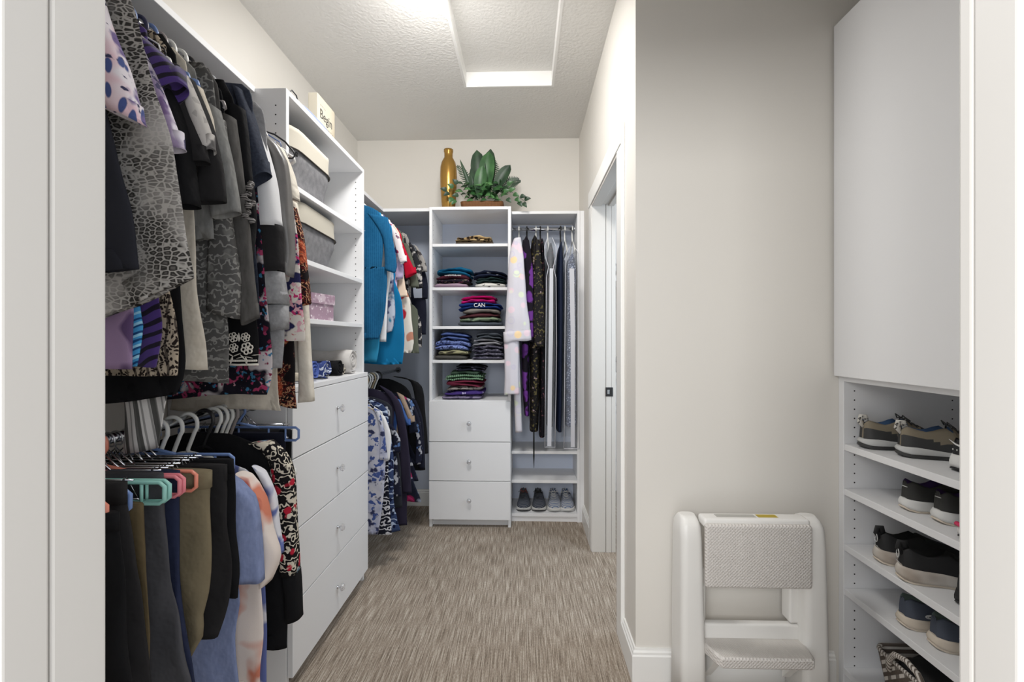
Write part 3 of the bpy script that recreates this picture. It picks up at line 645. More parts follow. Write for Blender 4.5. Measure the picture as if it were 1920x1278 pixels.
def petal_flower(bm, px, py, Y, r, n, inner=True):
    X_, Z_ = W(px, py, Y); 
    for k in range(n):
        a = 2*PI*k/n+0.3; c = Vector((X_+r*0.62*math.cos(a), Y, Z_+r*0.62*math.sin(a)))
        tube(bm, [c+Vector((r*0.34*math.cos(b), 0, r*0.34*math.sin(b))) for b in [2*PI*j/8 for j in range(8)]], r*0.13, 5, closed=True)
    tube(bm, [Vector((X_+r*0.2*math.cos(b), Y-0.001, Z_+r*0.2*math.sin(b))) for b in [2*PI*j/6 for j in range(6)]], r*0.12, 5, closed=True)
def leaf_shape(bm, px, py, Y, L_, a):
    X_, Z_ = W(px, py, Y); d = Vector((math.cos(a), 0, math.sin(a)))
    tube(bm, [Vector((X_, Y, Z_))+d*L_*q for q in (0, 0.3, 0.6, 1)], [0.001, L_*0.16, L_*0.13, 0.001], 6, flat=0.4)
YE = 1.149
for px, py, r in ((437, 632, 0.013), (460, 632, 0.012), (438, 652, 0.012), (463, 653, 0.016), (414, 628, 0.011), (415, 650, 0.010)): petal_flower(bm, px, py, YE, r, 6)
for px, py, a in ((437, 668, 2.6), (437, 668, 0.4), (436, 668, 4.4), (458, 668, 3.4), (458, 668, -0.2), (460, 669, 4.9), (450, 664, -0.8), (425, 668, 3.3), (472, 666, 0.1), (448, 640, 1.6)): leaf_shape(bm, px, py, YE, 0.022, a)
for i in range(22):
    X_, Z_ = W(413+3.2*i, 676+0.0*i, YE); lathe(bm, [(0.0001, -0.003), (0.003, -0.0015), (0.003, 0.0015), (0.0001, 0.003)], (X_, YE, Z_), 6, 0, 'y')
X0_, Z0_ = W(410, 682, 1.155); X1_, Z1_ = W(484, 683, 1.155); tube(bm, [(X0_, 1.155, Z0_), ((X0_+X1_)/2, 1.152, Z0_-0.002), (X1_, 1.155, Z1_)], 0.003, 6)
part('embroidery', bm, F_thread, t)
garment('navy_denim_shirt', 'dark navy short-sleeved shirt with a wide cuffed sleeve', 'shirt', 1.205,
        [(-0.74, 1.90), (470, 300), (486, 560), (490, 600)], [(440, 165, 458, 172), (455, 215, 478, 230), (462, 280, 498, 300), (462, 352, 506, 328)], F_denim, F_denim, sth=0.05, zsh=1.875)
garment('dark_floral_tunic', 'tunic with a white, pink and black floral hem hanging low in the middle', 'tunic', 1.235,
        [(-0.76, 1.86), (495, 500), (512, 680), (500, 738, 0.02)], None, F_pinkfl)
t = garment('colour_block_sweatshirt', 'sweatshirt with white, black and grey colour-block sleeve', 'sweatshirt', 1.268,
        [(-0.74, 1.88), (505, 400), (532, 600), (529, 688)], [(450, 195, 474, 205), (468, 260, 503, 290), (478, 340, 518, 350), (474, 424, 527, 424)], F_heathl, F_white, sth=0.055, left=False)
for rr, mm, nm in (([(473, 423, 528, 423), (474, 470, 530, 470), (481, 511, 530, 511)], F_black2, 'sleeve_middle'), ([(481, 510, 530, 510), (490, 545, 534, 545), (500, 574, 538, 572)], F_heathl, 'sleeve_lower'), ([(501, 573, 538, 571), (505, 600, 539, 600), (512, 622, 539, 614)], F_heathl, 'cuff')):
    bm = bmesh.new(); cloth(bm, rows_px(rr, 1.266), 0.056 if nm != 'cuff' else 0.045, nseed(), 0.002, 60, 28); part(nm, bm, mm, t)
garment('pewter_satin_blouse', 'shiny pewter grey satin blouse beside the white-sleeved sweatshirt', 'blouse', 1.322,
        [(-0.76, 1.84), (525, 400), (534, 520), (532, 560)], [(485, 250, 512, 262), (510, 290, 536, 300), (516, 360, 545, 380), (528, 440, 550, 470), (534, 505, 546, 520)], F_satin, F_satin, sth=0.045, wr=0.009)
garment('white_rose_blouse', 'ivory top with a pink and navy rose print lower body', 'top', 1.372,
        [(-0.76, 1.790), (555, 430), (566, 540), (572, 640, 0.02)], [(520, 270, 530, 280), (538, 310, 550, 330), (537, 372, 561, 378)], F_whitfl, F_ivory, sth=0.04, zsh=1.80)
garment('cream_layered_tunic', 'cream layered tunic whose hem shows just above the lower rod', 'tunic', 1.402,
        [(-0.76, 1.780), (520, 600), (520, 735), (527, 768)], None, F_cream, fold=0.008, zsh=1.79)
garment('orange_rose_kimono', 'black kimono with large orange roses', 'kimono', 1.436,
        [(-0.76, 1.780), (548, 560), (553, 660), (557, 765, -0.12)], [(535, 380, 556, 390), (550, 440, 570, 450), (556, 520, 577, 515), (562, 572, 581, 570)], F_orange, F_orange, sth=0.035, zsh=1.79)
garment('long_cream_cardigan', 'long cream cardigan with straight sleeve, last before the left tower', 'cardigan', 1.485,
        [(-0.76, 1.770), (555, 560), (560, 660), (562, 700)], [(535, 370, 556, 380), (556, 480, 570, 490), (560, 570, 578, 575), (562, 660, 583, 660), (560, 757, 588, 752)], F_ivory, F_ivory, sth=0.04, zsh=1.78)
sc_t = thing('striped_scarf', 'grey and white striped scarf hanging above the lower trouser hangers', 'scarf', (-0.86, 1.0, 1.3), UG)
bm = bmesh.new(); cloth(bm, rows_px([(212, 560, 312, 560), (225, 700, 318, 700), (232, 790, 306, 780), (229, 852, 297, 836)], 1.0), 0.014, nseed(), 0.004, 50); part('cloth', bm, F_stripe, sc_t)
for Y, m, k, lb in ((0.79, H_white, 'tube', 'white plastic hanger under the floral jacket'), (0.835, H_black, 'tube', 'black plastic hanger under the snakeskin tunic'), (0.868, H_white, 'tube', 'white plastic hanger under the lavender top'),
        (0.887, H_grey, 'tube', 'grey plastic hanger under the turquoise striped top'), (0.908, H_navy, 'tube', 'navy plastic hanger under the purple striped dress'), (0.930, H_white, 'wire', 'thin white hanger under the black tee'),
        (0.945, H_black, 'wire', 'thin black hanger under the black blouse'), (0.958, H_white, 'tube', 'white plastic hanger under the leopard top'), (0.985, H_black, 'tube', 'black plastic hanger under the black tunic'),
        (1.012, H_blue, 'tube', 'light blue plastic hanger under the cream cardigan'), (1.042, H_blue, 'tube', 'light blue plastic hanger under the grey heather tee'), (1.075, H_navy, 'tube', 'navy plastic hanger under the brocade top'),
        (1.105, H_blue, 'tube', 'light blue plastic hanger under the ribbed cardigan'), (1.135, H_grey, 'tube', 'mauve grey plastic hanger under the ruffled cardigan'), (1.165, H_white, 'tube', 'white plastic hanger under the embroidered top'),
        (1.205, H_white, 'tube', 'white plastic hanger under the navy shirt'), (1.235, H_black, 'tube', 'black plastic hanger under the dark floral tunic'), (1.268, H_white, 'tube', 'white plastic hanger under the colour-block sweatshirt'),
        (1.322, H_clear, 'tube', 'clear plastic hanger under the pewter blouse'), (1.372, H_blue, 'tube', 'light blue plastic hanger under the rose top'), (1.402, H_blue, 'wire', 'thin blue hanger under the layered tunic'),
        (1.436, H_white, 'tube', 'white plastic hanger under the orange rose kimono'), (1.485, H_white, 'tube', 'white plastic hanger under the last cream cardigan')):
    hanger(lb, Y, m, k, hw=0.175)
bh = thing('curved_black_hanger', 'thin black hanger sticking out in front of the upper grey fabric bin', 'hanger', (-0.80, 1.40, 1.85), 'hangers on the upper left rod')
bm = bmesh.new(); tube(bm, [(W(px, py, 1.40)[0], 1.40, W(px, py, 1.40)[1]) for px, py in ((470, 262), (497, 246), (515, 252), (535, 266), (550, 284), (553, 292), (548, 297), (538, 296))], 0.0028, 8); part('hanger_frame', bm, H_black, bh)
# ------------------------------------------------------------------ lower left rod
LG = 'clothes on the lower left rod'
def low(name, label, cat, Y, body, sleeve=None, m=None, sm=None, **k):
    k.setdefault('group', LG); k.setdefault('zsh', 0.85 if sleeve else None)
    return garment(name, label, cat, Y, body, sleeve, m, sm, **k)
def trousers(label, Y, body, m, fold=0.006, th=0.026, waist=True, **k):
    t = thing('trousers', label, 'trousers', (RX, Y, 0.9), k.get('group', LG))
    rows = body_rows(body, Y, None, None)
    bm = bmesh.new(); cloth(bm, rows, th, nseed(), fold, 30, wr=0.009, edge=0.010, topfold=0.15); part('legs', bm, m, t)
    if waist:
        r0 = rows[0]; bm = bmesh.new(); cloth(bm, [(r0[0]-0.001, r0[1]+0.002, r0[2]+0.001, r0[3]+0.002, 1, Y), (r0[0]-0.001, r0[1]-0.035, r0[2]+0.002, r0[3]-0.035, 1, Y)], th+0.003, nseed(), 0.001, 20, openend=False)
        part('waistband', bm, m, t)
    return t
trousers('black trousers nearest the camera, on a coral hanger', 0.79, [(222, 962), (232, 1080), (240, 1180), (250, 1300)], F_black)
trousers('charcoal black trousers on a mint hanger beside the olive brown pair', 0.832, [(238, 905), (250, 1030), (262, 1120), (276, 1220), (288, 1300)], F_black2)
trousers('olive brown trousers with a stitched knee seam', 0.868, [(266, 945), (272, 1060), (279, 1160), (288, 1300)], F_olive)
trousers('washed charcoal trousers with paneled flaring leg', 0.925, [(304, 888), (312, 1010), (322, 1110), (340, 1190), (370, 1300)], F_grp, fold=0.009)
trousers('navy blue trousers on a pink hanger', 0.962, [(335, 884), (342, 1040), (350, 1130), (358, 1210), (368, 1290)], F_navyp)
trousers('baggy khaki cargo trousers with gathered cuff', 1.0, [(393, 884), (390, 960), (396, 1050), (392, 1110), (384, 1150), (388, 1190), (362, 1230)], F_khaki, fold=0.011, th=0.045)
trousers('plain black trousers just behind the khaki pair', 1.048, [(424, 872), (428, 1000), (432, 1090), (414, 1192)], F_black2)
trousers('short black trousers left of the blue heather tee', 1.088, [(436, 862), (442, 960), (448, 1116)], F_black, fold=0.009)
trousers('black trousers on a blue hanger at the back of the lower rod', 1.47, [(533, 812), (538, 900), (540, 1010)], F_navy2)
trousers('black trousers hanging last before the drawers on the lower rod', 1.505, [(545, 806), (546, 900), (546, 1010)], F_black)
low('blue_tee', 'blue heather tee with a wide short sleeve and long body', 'top', 1.14, [(-0.755, 0.85), (-0.76, 0.75), (448, 1110), (440, 1190), (448, 1300)], [(405, 882, 432, 894), (424, 920, 476, 930), (432, 1000, 488, 1010), (435, 1089, 493, 1086)], F_bluet, sth=0.05)
low('tie_dye_dress', 'white dress with coral tie-dye patches', 'dress', 1.19, [(-0.755, 0.85), (-0.75, 0.75), (489, 1100), (489, 1300)], [(448, 884, 470, 895), (475, 920, 497, 938), (484, 990, 509, 995), (488, 1045, 522, 1045), (492, 1096, 504, 1092)], F_tied, sth=0.045, wr=0.008)
low('blue_floral_dress', 'blue and white floral dress behind the tie-dye one', 'dress', 1.245, [(-0.755, 0.85), (-0.75, 0.75), (497, 1100), (499, 1300)], [(474, 872, 498, 885), (496, 910, 517, 928), (504, 975, 524, 985), (516, 1042, 532, 1034)], F_bluefl)
low('embroidered_tunic', 'black tunic with red and cream embroidered sleeve', 'tunic', 1.31, [(-0.75, 0.89), (-0.745, 0.75), (536, 1100), (540, 1210, 0.08)], [(470, 830, 512, 826), (505, 860, 546, 870), (522, 960, 556, 960), (530, 1070, 561, 1070), ], F_black, F_embr, zsh=0.905, sth=0.05, left=False)
tt = [o for o in COL.objects if o.name == 'embroidered_tunic'][0]
bm = bmesh.new(); cloth(bm, rows_px([(528, 1068, 561, 1068), (536, 1110, 564, 1110), (538, 1166, 566, 1158)], 1.308), 0.05, nseed(), 0.003, 40, 28); part('sleeve_lower', bm, F_black, tt)
LHG = 'hangers on the lower left rod'
for Y, m, k, lb, hw in ((0.79, H_coral, 'bar', 'coral plastic trouser hanger at the jamb edge', 0.195), (0.896, H_mint, 'bar', 'nearer mint green trouser hanger', 0.215), (0.909, H_mint, 'bar', 'farther mint green trouser hanger behind its twin', 0.215), (0.850, H_blue, 'bar', 'light blue trouser hanger under the olive brown trousers', 0.185),
        (0.936, H_pink, 'bar', 'nearer pink trouser hanger by the charcoal trousers', 0.215), (0.948, H_pink, 'bar', 'farther pink trouser hanger by the navy trousers', 0.215), (0.975, H_coral, 'bar', 'coral trouser hanger left of the khaki trousers', 0.222),
        (1.12, H_blue, 'bar', 'blue trouser hanger in front of the blue heather tee', 0.21),
        (1.14, H_white, 'tube', 'white plastic hanger under the blue heather tee', 0.185), (1.19, H_white, 'tube', 'white plastic hanger under the tie-dye dress', 0.19), (1.245, H_white, 'tube', 'white plastic hanger under the blue floral dress', 0.19),
        (1.31, H_black, 'tube', 'black plastic hanger under the embroidered tunic', 0.19), (1.345, H_white, 'tube', 'wide white plastic hanger poking out over the drawers', 0.25), (1.375, H_white, 'tube', 'bare white plastic hanger on the lower rod', 0.19), (1.40, H_white, 'tube', 'bare white plastic hanger fourth from the end of the lower rod', 0.19),
        (1.425, H_grey, 'tube', 'grey plastic hanger near the end of the lower rod', 0.19), (1.47, H_blue, 'bar', 'blue trouser hanger at the end of the lower rod', 0.20)):
    hanger(lb, Y, m, k, zr=RZ0, hw=hw, group=LHG)
for i, Y in enumerate((0.80, 0.815, 0.895, 0.93, 0.965, 0.985, 1.0, 1.02, 1.048, 1.07, 1.088, 1.50)):
    hanger('chrome clip trouser hanger, %s' % ('first beside the coral hanger', 'second beside the mint hanger', 'behind the olive brown trousers', 'between the two pink hangers', 'at the navy trousers', 'in front of the khaki trousers', 'holding the khaki trousers', 'just behind the khaki trousers', 'holding the plain black trousers', 'between the two black trousers', 'holding the short black trousers', 'last on the lower rod')[i], Y, M_chrome, 'clip', zr=RZ0, group=LHG, hw=0.18)
# ------------------------------------------------------------------ far corner, upper rod
FG = 'clothes on the upper corner rod'
F_teal = fab('teal_rib_knit', (18, 74, 112), [('band', (28, 90, 130), 30, 0.55, {'dir': 'X', 'soft': 0.3})], h=((32, 98, 138), 90, 0.5)); F_aqua = fab('bright_blue_cotton', (20, 112, 160)); F_aqua2 = fab('aqua_cotton', (44, 130, 168))
F_blossom = fab('white_cherry_print', (226, 216, 216), [('spot', (150, 50, 80), 26, 0.24, {'dist': 0.05}), ('blob', (120, 90, 110), 30, 0.68)])
F_lilac = fab('lilac_print_jersey', (196, 178, 208), [('blob', (70, 84, 150), 12, 0.56, {'soft': 0.02}), ('blob', (236, 226, 232), 20, 0.62)])
F_paisb = fab('blue_grey_paisley', (176, 182, 196), [('blob', (70, 76, 112), 18, 0.52, {'soft': 0.04}), ('blob', (44, 120, 150), 14, 0.64)])
F_peach = fab('peach_white_cotton', (226, 204, 182)); F_rose = fab('ivory_red_rose_print', (222, 216, 206), [('spot', (176, 34, 50), 8, 0.30, {'dist': 0.1}), ('spot', (190, 132, 110), 11, 0.34, {'dist': 0.12}), ('blob', (54, 44, 48), 16, 0.66)])
F_red = fab('crimson_cotton', (178, 18, 46)); F_sage = fab('olive_sage_cotton', (92, 96, 84)); F_bw = fab('black_white_abstract_print', (40, 40, 44), [('blob', (176, 172, 168), 34, 0.54, {'soft': 0.03})])
F_greyp = fab('grey_floral_print', (150, 146, 142), [('blob', (64, 60, 62), 30, 0.54, {'soft': 0.03})])
def far(name, label, cat, Y, body, sleeve=None, m=None, sm=None, **k):
    k.setdefault('group', FG); k.setdefault('zsh', 1.885); return garment(name, label, cat, Y, body, sleeve, m, sm, **k)
far('teal_tunic', 'long teal blue ribbed tunic nearest in the far left corner', 'tunic', 2.40, [(-0.755, 1.87), (-0.76, 1.6), (725, 500), (722, 580), (710, 637)], [(690, 400, 728, 408), (715, 440, 737, 450), (722, 490, 744, 500), (722, 508, 739, 512)], F_teal, zsh=1.90, fold=0.008)
far('pale_blue_blouse', 'pale aqua top whose hem shows below the teal tunic', 'top', 2.435, [(-0.76, 1.86), (-0.80, 1.4), (712, 640), (706, 678)], None, F_aqua2)
far('white_shirt', 'white shirt with a narrow sleeve hanging behind the teal tunic', 'shirt', 2.47, [(-0.755, 1.87), (-0.76, 1.5), (-0.78, 1.4)], [(726, 440, 731, 444), (724, 500, 734, 500), (718, 560, 727, 560), (712, 639, 724, 639)], F_white, F_white)
far('paisley_blouse', 'blue and grey paisley blouse sleeve between white shirt and bright blue top', 'blouse', 2.505, [(-0.755, 1.87), (-0.76, 1.4), (-0.77, 1.25)], [(728, 450, 735, 455), (726, 530, 738, 530), (724, 580, 741, 592), (726, 625, 734, 622)], F_paisb, F_paisb)
far('bright_blue_sweatshirt', 'long bright blue sweatshirt, lowest hem on the upper corner rod', 'sweatshirt', 2.55, [(-0.755, 1.87), (-0.74, 1.6), (752, 560), (758, 620), (757, 660), (755, 682)], [(722, 470, 735, 475), (724, 510, 741, 515), (722, 536, 736, 538)], F_aqua)
far('cherry_print_blouse', 'white top with dark cherry print and long cuff sleeve', 'top', 2.60, [(-0.755, 1.87), (-0.75, 1.5), (-0.77, 1.3)], [(722, 418, 734, 420), (735, 440, 750, 445), (744, 470, 758, 475), (751, 496, 763, 490)], F_blossom, F_blossom, zsh=1.90)
far('lilac_blouse', 'lilac and blue print top between cherry print and peach tops', 'top', 2.645, [(-0.755, 1.87), (-0.75, 1.5), (-0.77, 1.4)], [(735, 440, 745, 445), (738, 480, 753, 485), (741, 506, 757, 505), (742, 524, 755, 520)], F_lilac, F_lilac)
far('peach_tee', 'peach and white tee above the rose print', 'top', 2.685, [(-0.755, 1.87), (-0.75, 1.5), (-0.77, 1.4)], [(745, 480, 752, 485), (746, 530, 760, 535), (749, 558, 764, 556)], F_peach, F_peach)
far('rose_print_tunic', 'ivory tunic with red rose print and black bottom edge', 'tunic', 2.72, [(-0.755, 1.87), (-0.74, 1.6), (768, 560), (772, 600), (776, 642), (770, 660)], None, F_rose)
far('red_tee', 'crimson red tee left of the olive sage shirt', 'top', 2.76, [(-0.755, 1.87), (-0.75, 1.5), (-0.77, 1.4)], [(747, 450, 755, 455), (755, 480, 770, 490), (760, 520, 781, 512)], F_red, F_red, sth=0.04, zsh=1.87)
far('sage_shirt', 'olive sage green shirt right of the red tee', 'shirt', 2.81, [(-0.755, 1.87), (-0.745, 1.5), (782, 580), (784, 640), (786, 662)], [(756, 455, 765, 458), (765, 490, 777, 495), (770, 540, 786, 538)], F_sage, F_sage, zsh=1.87)
far('abstract_print_blouse', 'black and white abstract print blouse in the far corner', 'blouse', 2.86, [(-0.755, 1.87), (-0.73, 1.5), (788, 600), (791, 650)], [(766, 455, 775, 460), (775, 490, 788, 495), (780, 540, 793, 540)], F_bw, F_bw, zsh=1.87)
far('grey_floral_blouse', 'grey floral blouse with three-quarter sleeve', 'blouse', 2.905, [(-0.745, 1.87), (-0.73, 1.5), (-0.74, 1.3)], [(775, 458, 782, 462), (784, 480, 796, 486), (789, 510, 801, 508)], F_greyp, F_greyp, zsh=1.88)
far('navy_jumper', 'plain navy jumper deepest in the far left corner', 'top', 2.945, [(-0.74, 1.85), (-0.72, 1.5), (798, 560), (799, 626)], [(778, 470, 785, 472), (790, 520, 801, 525), (792, 560, 802, 560)], F_navy2, F_navy2, zsh=1.87)
nm = ['teal tunic', 'pale aqua top', 'white shirt', 'paisley blouse', 'bright blue sweatshirt', 'cherry print top', 'lilac top', 'peach tee', 'rose print tunic', 'crimson tee', 'sage shirt', 'abstract print blouse', 'grey floral blouse', 'plain navy top']
for i, Y in enumerate((2.40, 2.435, 2.47, 2.505, 2.55, 2.60, 2.645, 2.685, 2.72, 2.76, 2.81, 2.86, 2.905, 2.945)):
    hanger('white plastic hanger under the %s' % nm[i], Y, H_white, 'tube', hw=0.175, group='hangers on the upper corner rod')
# ------------------------------------------------------------------ far corner, lower rod
FL = 'clothes on the lower corner rod'
F_wfb = fab('white_blue_lily_print', (196, 196, 204), [('blob', (150, 156, 184), 10, 0.52, {'soft': 0.12}), ('spot', (66, 84, 140), 16, 0.34, {'dist': 0.16, 'ds': 22}), ('blob', (50, 54, 84), 26, 0.62, {'soft': 0.04})])
F_bwd = fab('navy_white_swirl_print', (24, 26, 38), [('rings', (200, 200, 206), 11, 0.80, {'wd': 9, 'wds': 3, 'soft': 0.05})])
F_marb = fab('blue_marble_print', (54, 68, 104), [('rings', (176, 190, 214), 8, 0.84, {'wd': 9, 'wds': 2.2, 'soft': 0.06}), ('rings', (22, 28, 56), 9, 0.78, {'wd': 7, 'wds': 3, 'soft': 0.1, 'loc': (8, 2, 1)})])
F_navfl = fab('navy_floral_print', (30, 32, 48), [('blob', (176, 178, 186), 24, 0.60, {'soft': 0.02}), ('blob', (90, 120, 170), 20, 0.64, {'soft': 0.02})])
F_plum = fab('dark_plum_knit', (44, 40, 56)); F_tan = fab('tan_linen', (160, 140, 122)); F_blu = fab('mid_blue_cotton', (62, 92, 150)); F_multi = fab('navy_multicolour_print', (30, 34, 50), [('blob', (160, 170, 190), 20, 0.58), ('spot', (150, 40, 86), 10, 0.26, {'dist': 0.1})])
F_chw = fab('charcoal_wool', (46, 48, 54))
def fl(name, label, cat, Y, body, sleeve=None, m=None, sm=None, **k):
    k.setdefault('group', FL); k.setdefault('zsh', 0.86); return garment(name, label, cat, Y, body, sleeve, m, sm, **k)
fl('lily_print_dress', 'long white dress with blue lily print beside the drawers', 'dress', 2.37, [(-0.75, 0.80), (-0.745, 0.7), (722, 850), (720, 930), (709, 1000)], [(700, 765, 712, 770), (712, 800, 720, 805), (712, 860, 727, 862)], F_wfb, zsh=0.86)
fl('swirl_print_dress', 'black and white swirl print dress with pale collar sleeve', 'dress', 2.41, [(-0.75, 0.8), (-0.74, 0.7), (728, 860), (730, 920), (734, 1002)], [(712, 775, 722, 782), (718, 810, 733, 818), (714, 870, 730, 862)], F_bwd, F_white, zsh=0.86)
fl('marble_print_dress', 'blue marble print dress flaring wide near the floor', 'dress', 2.46, [(-0.75, 0.85), (-0.74, 0.7), (738, 860), (738, 935), (744, 970), (751, 996, 0.03)], [(712, 790, 722, 795), (722, 820, 734, 826), (724, 900, 736, 902)], F_marb, fold=0.01)
fl('navy_white_blouse', 'navy blouse with small white flowers on the lower corner rod', 'blouse', 2.50, [(-0.75, 0.85), (-0.74, 0.7), (744, 860), (752, 930)], [(722, 790, 735, 796), (735, 815, 750, 822), (738, 850, 752, 846)], F_navfl)
fl('charcoal_dress', 'long charcoal dress ending just above the floor', 'dress', 2.54, [(-0.75, 0.85), (-0.745, 0.7), (750, 860), (754, 950)], None, F_chw)
fl('plum_coat', 'long dark plum cardigan with broad shoulder', 'cardigan', 2.58, [(-0.75, 0.88), (-0.745, 0.7), (760, 900), (763, 985)], [(712, 722, 735, 735), (735, 752, 752, 760), (745, 800, 762, 805), (750, 860, 768, 860), (756, 924, 772, 924)], F_plum, zsh=0.90)
fl('blue_print_shirt', 'mid blue shirt sleeve beside the plum cardigan', 'shirt', 2.63, [(-0.75, 0.86), (-0.745, 0.6), (762, 900)], [(738, 745, 750, 750), (752, 770, 761, 778), (762, 796, 770, 795)], F_blu)
fl('tan_shirt', 'tan linen shirt sleeve on the lower corner rod', 'shirt', 2.67, [(-0.75, 0.86), (-0.745, 0.6), (766, 900)], [(744, 735, 757, 742), (758, 765, 769, 772), (766, 793, 778, 791)], F_tan)
fl('pink_edged_tunic', 'navy print tunic with a pink lower edge', 'tunic', 2.71, [(-0.75, 0.86), (-0.73, 0.6), (776, 900), (786, 925), (790, 940)], [(752, 740, 762, 746), (765, 770, 776, 776), (768, 812, 784, 808)], F_multi)
fl('navy_floral_blouse', 'navy floral blouse in front of the black jacket', 'blouse', 2.76, [(-0.75, 0.86), (-0.72, 0.6), (785, 900)], [(760, 745, 772, 750), (775, 775, 786, 782), (780, 830, 792, 830), (778, 870, 789, 870)], F_navfl)
fl('navy_shirt', 'plain navy shirt with long sleeve before the black jacket', 'shirt', 2.81, [(-0.74, 0.86), (-0.72, 0.6), (790, 870)], [(770, 745, 780, 750), (782, 780, 792, 785), (784, 840, 796, 840), (785, 878, 797, 876)], F_navy2)
fl('black_jacket', 'black tailored jacket with square shoulder, last in the corner', 'jacket', 2.88, [(-0.735, 0.90), (-0.69, 0.7), (795, 850), (798, 880)], [(738, 705, 760, 710), (770, 716, 790, 724), (782, 780, 798, 780), (788, 850, 803, 850)], F_black, zsh=0.93, sth=0.035)
nm = ['lily print dress', 'swirl print dress', 'marble print dress', 'navy white-flowered blouse', 'charcoal dress', 'plum cardigan', 'mid blue shirt', 'tan shirt', 'pink-edged tunic', 'navy floral blouse', 'navy long-sleeved shirt', 'black tailored jacket']
for i, Y in enumerate((2.37, 2.41, 2.46, 2.50, 2.54, 2.58, 2.63, 2.67, 2.71, 2.76, 2.81, 2.88)):
    hanger(('black' if i == 11 else 'pale grey')+' plastic hanger under the %s' % nm[i], Y, H_black if i == 11 else (H_olive if i % 3 == 0 else H_white), 'tube', zr=RZ0, hw=0.175, group='hangers on the lower corner rod')
# ------------------------------------------------------------------ right hanging section
RG = 'clothes beside the side doorway'
F_dot = fab('white_pastel_dot_flannel', (204, 200, 206), [('spot', (232, 204, 160), 10, 0.24, {'soft': 0.03, 'rnd': 0.7}), ('spot', (222, 200, 208), 12, 0.26, {'soft': 0.03, 'rnd': 0.8, 'loc': (2, 7, 1)}), ('spot', (214, 220, 198), 11, 0.24, {'soft': 0.03, 'loc': (6, 3, 9)}), ('ring', (196, 190, 206), 12, 0.30, {'soft': 0.02, 'loc': (3, 3, 3), 'amt': 0.7})])
F_blkpur = fab('black_purple_flower_print', (26, 22, 30), [('spot', (104, 54, 132), 9, 0.46, {'dist': 0.1, 'ds': 12}), ('blob', (60, 32, 70), 12, 0.66)])
F_blkgold = fab('black_gold_lace', (22, 20, 22), [('blob', (96, 88, 54), 60, 0.60, {'soft': 0.03}), ('blob', (150, 130, 130), 36, 0.68, {'soft': 0.02})], rough=0.6)
F_blkred = fab('black_fine_floral', (26, 24, 30), [('blob', (120, 76, 84), 50, 0.64, {'soft': 0.02})]); F_inav = fab('ink_navy_satin', (26, 34, 56), rough=0.5)
F_seq = fab('silver_blue_sequin', (60, 72, 104), [('cell', (190, 200, 224), 60, 0.25, {'soft': 0.1}), ('blob', (30, 34, 60), 14, 0.56, {'amt': 0.7})], rough=0.35)
def hang_px(name, label, cat, Y, pieces, group=RG, zloc=1.9):
    x_ = W(pieces[0][1][0][0], 0, Y)[0]
    t = thing(name, label, cat, (x_, Y, zloc), group)
    for nm_, rows, mm, th, fold in pieces:
        bm = bmesh.new(); cloth(bm, rows_px(rows, Y), th, nseed(), fold, 90, 36, wr=0.004); part(nm_, bm, mm, t)
    return t
hang_px('polka_dot_pyjamas', 'white flannel pyjamas with pastel dots, left end of the short rod', 'pyjamas', 2.90, [
    ('body', [(970, 447, 976, 447, 0.22), (963, 470, 975, 468, 0.22), (961, 560, 974, 560, 0.22), (961, 655, 973, 655, 0.22), (961, 738, 973, 738, 0.22)], F_dot, 0.24, 0.002),
    ('sleeve', [(964, 448, 977, 446), (955, 480, 981, 476), (950, 560, 988, 560), (946, 625, 994, 620)], F_dot, 0.06, 0.003),
    ('cuff', [(944, 622, 995, 618), (945, 642, 996, 637)], F_dot, 0.066, 0.002),
    ('leg', [(945, 636, 972, 636, 0.0), (946, 700, 973, 700, 0.0), (945, 740, 974, 738, 0.0)], F_dot, 0.045, 0.003),
    ('leg', [(962, 636, 973, 636, 0.05), (963, 730, 976, 730, 0.05), (966, 811, 979, 811, 0.05)], F_dot, 0.045, 0.002)])
hang_px('purple_flower_robe', 'black robe with large purple flowers', 'robe', 2.96, [
    ('body', [(984, 442, 990, 442, 0.14), (977, 462, 994, 460, 0.14), (976, 520, 993, 520, 0.14), (978, 600, 993, 600, 0.14), (978, 700, 992, 700, 0.14), (983, 781, 993, 781, 0.14)], F_blkpur, 0.26, 0.002),
    ('sleeve', [(980, 450, 992, 450), (976, 500, 999, 500), (982, 560, 1000, 560), (986, 640, 1000, 640)], F_blkpur, 0.035, 0.002)])
t = hang_px('gold_lace_dress', 'black dress with gold lace and a thin hanging belt', 'dress', 2.96, [
    ('body', [(1001, 440, 1005, 440, 0.14), (995, 460, 1011, 458, 0.14), (995, 560, 1012, 560, 0.14), (994, 640, 1012, 640, 0.14), (994, 720, 1013, 720, 0.14), (993, 811, 1010, 811, 0.14)], F_blkgold, 0.26, 0.002),
    ('sleeve', [(1003, 450, 1012, 450), (1001, 520, 1018, 520), (1000, 600, 1022, 600), (1002, 650, 1020, 650)], F_blkgold, 0.035, 0.002)])
bm = bmesh.new(); a = [W(1001, p, 2.945) for p in (800, 830, 856, 877)]; tube(bm, [(x, 2.945, z) for x, z in a], [0.004, 0.005, 0.0045, 0.0015], 6, flat=0.4); part('belt', bm, F_black, t)
hang_px('fine_floral_dress', 'black dress with fine floral print left of the clear garment bags', 'dress', 2.98, [
    ('body', [(1015, 445, 1018, 445, 0.14), (1013, 470, 1022, 468, 0.14), (1014, 600, 1023, 600, 0.14), (1014, 720, 1023, 720, 0.14), (1012, 822, 1023, 822, 0.14)], F_blkred, 0.24, 0.002)])
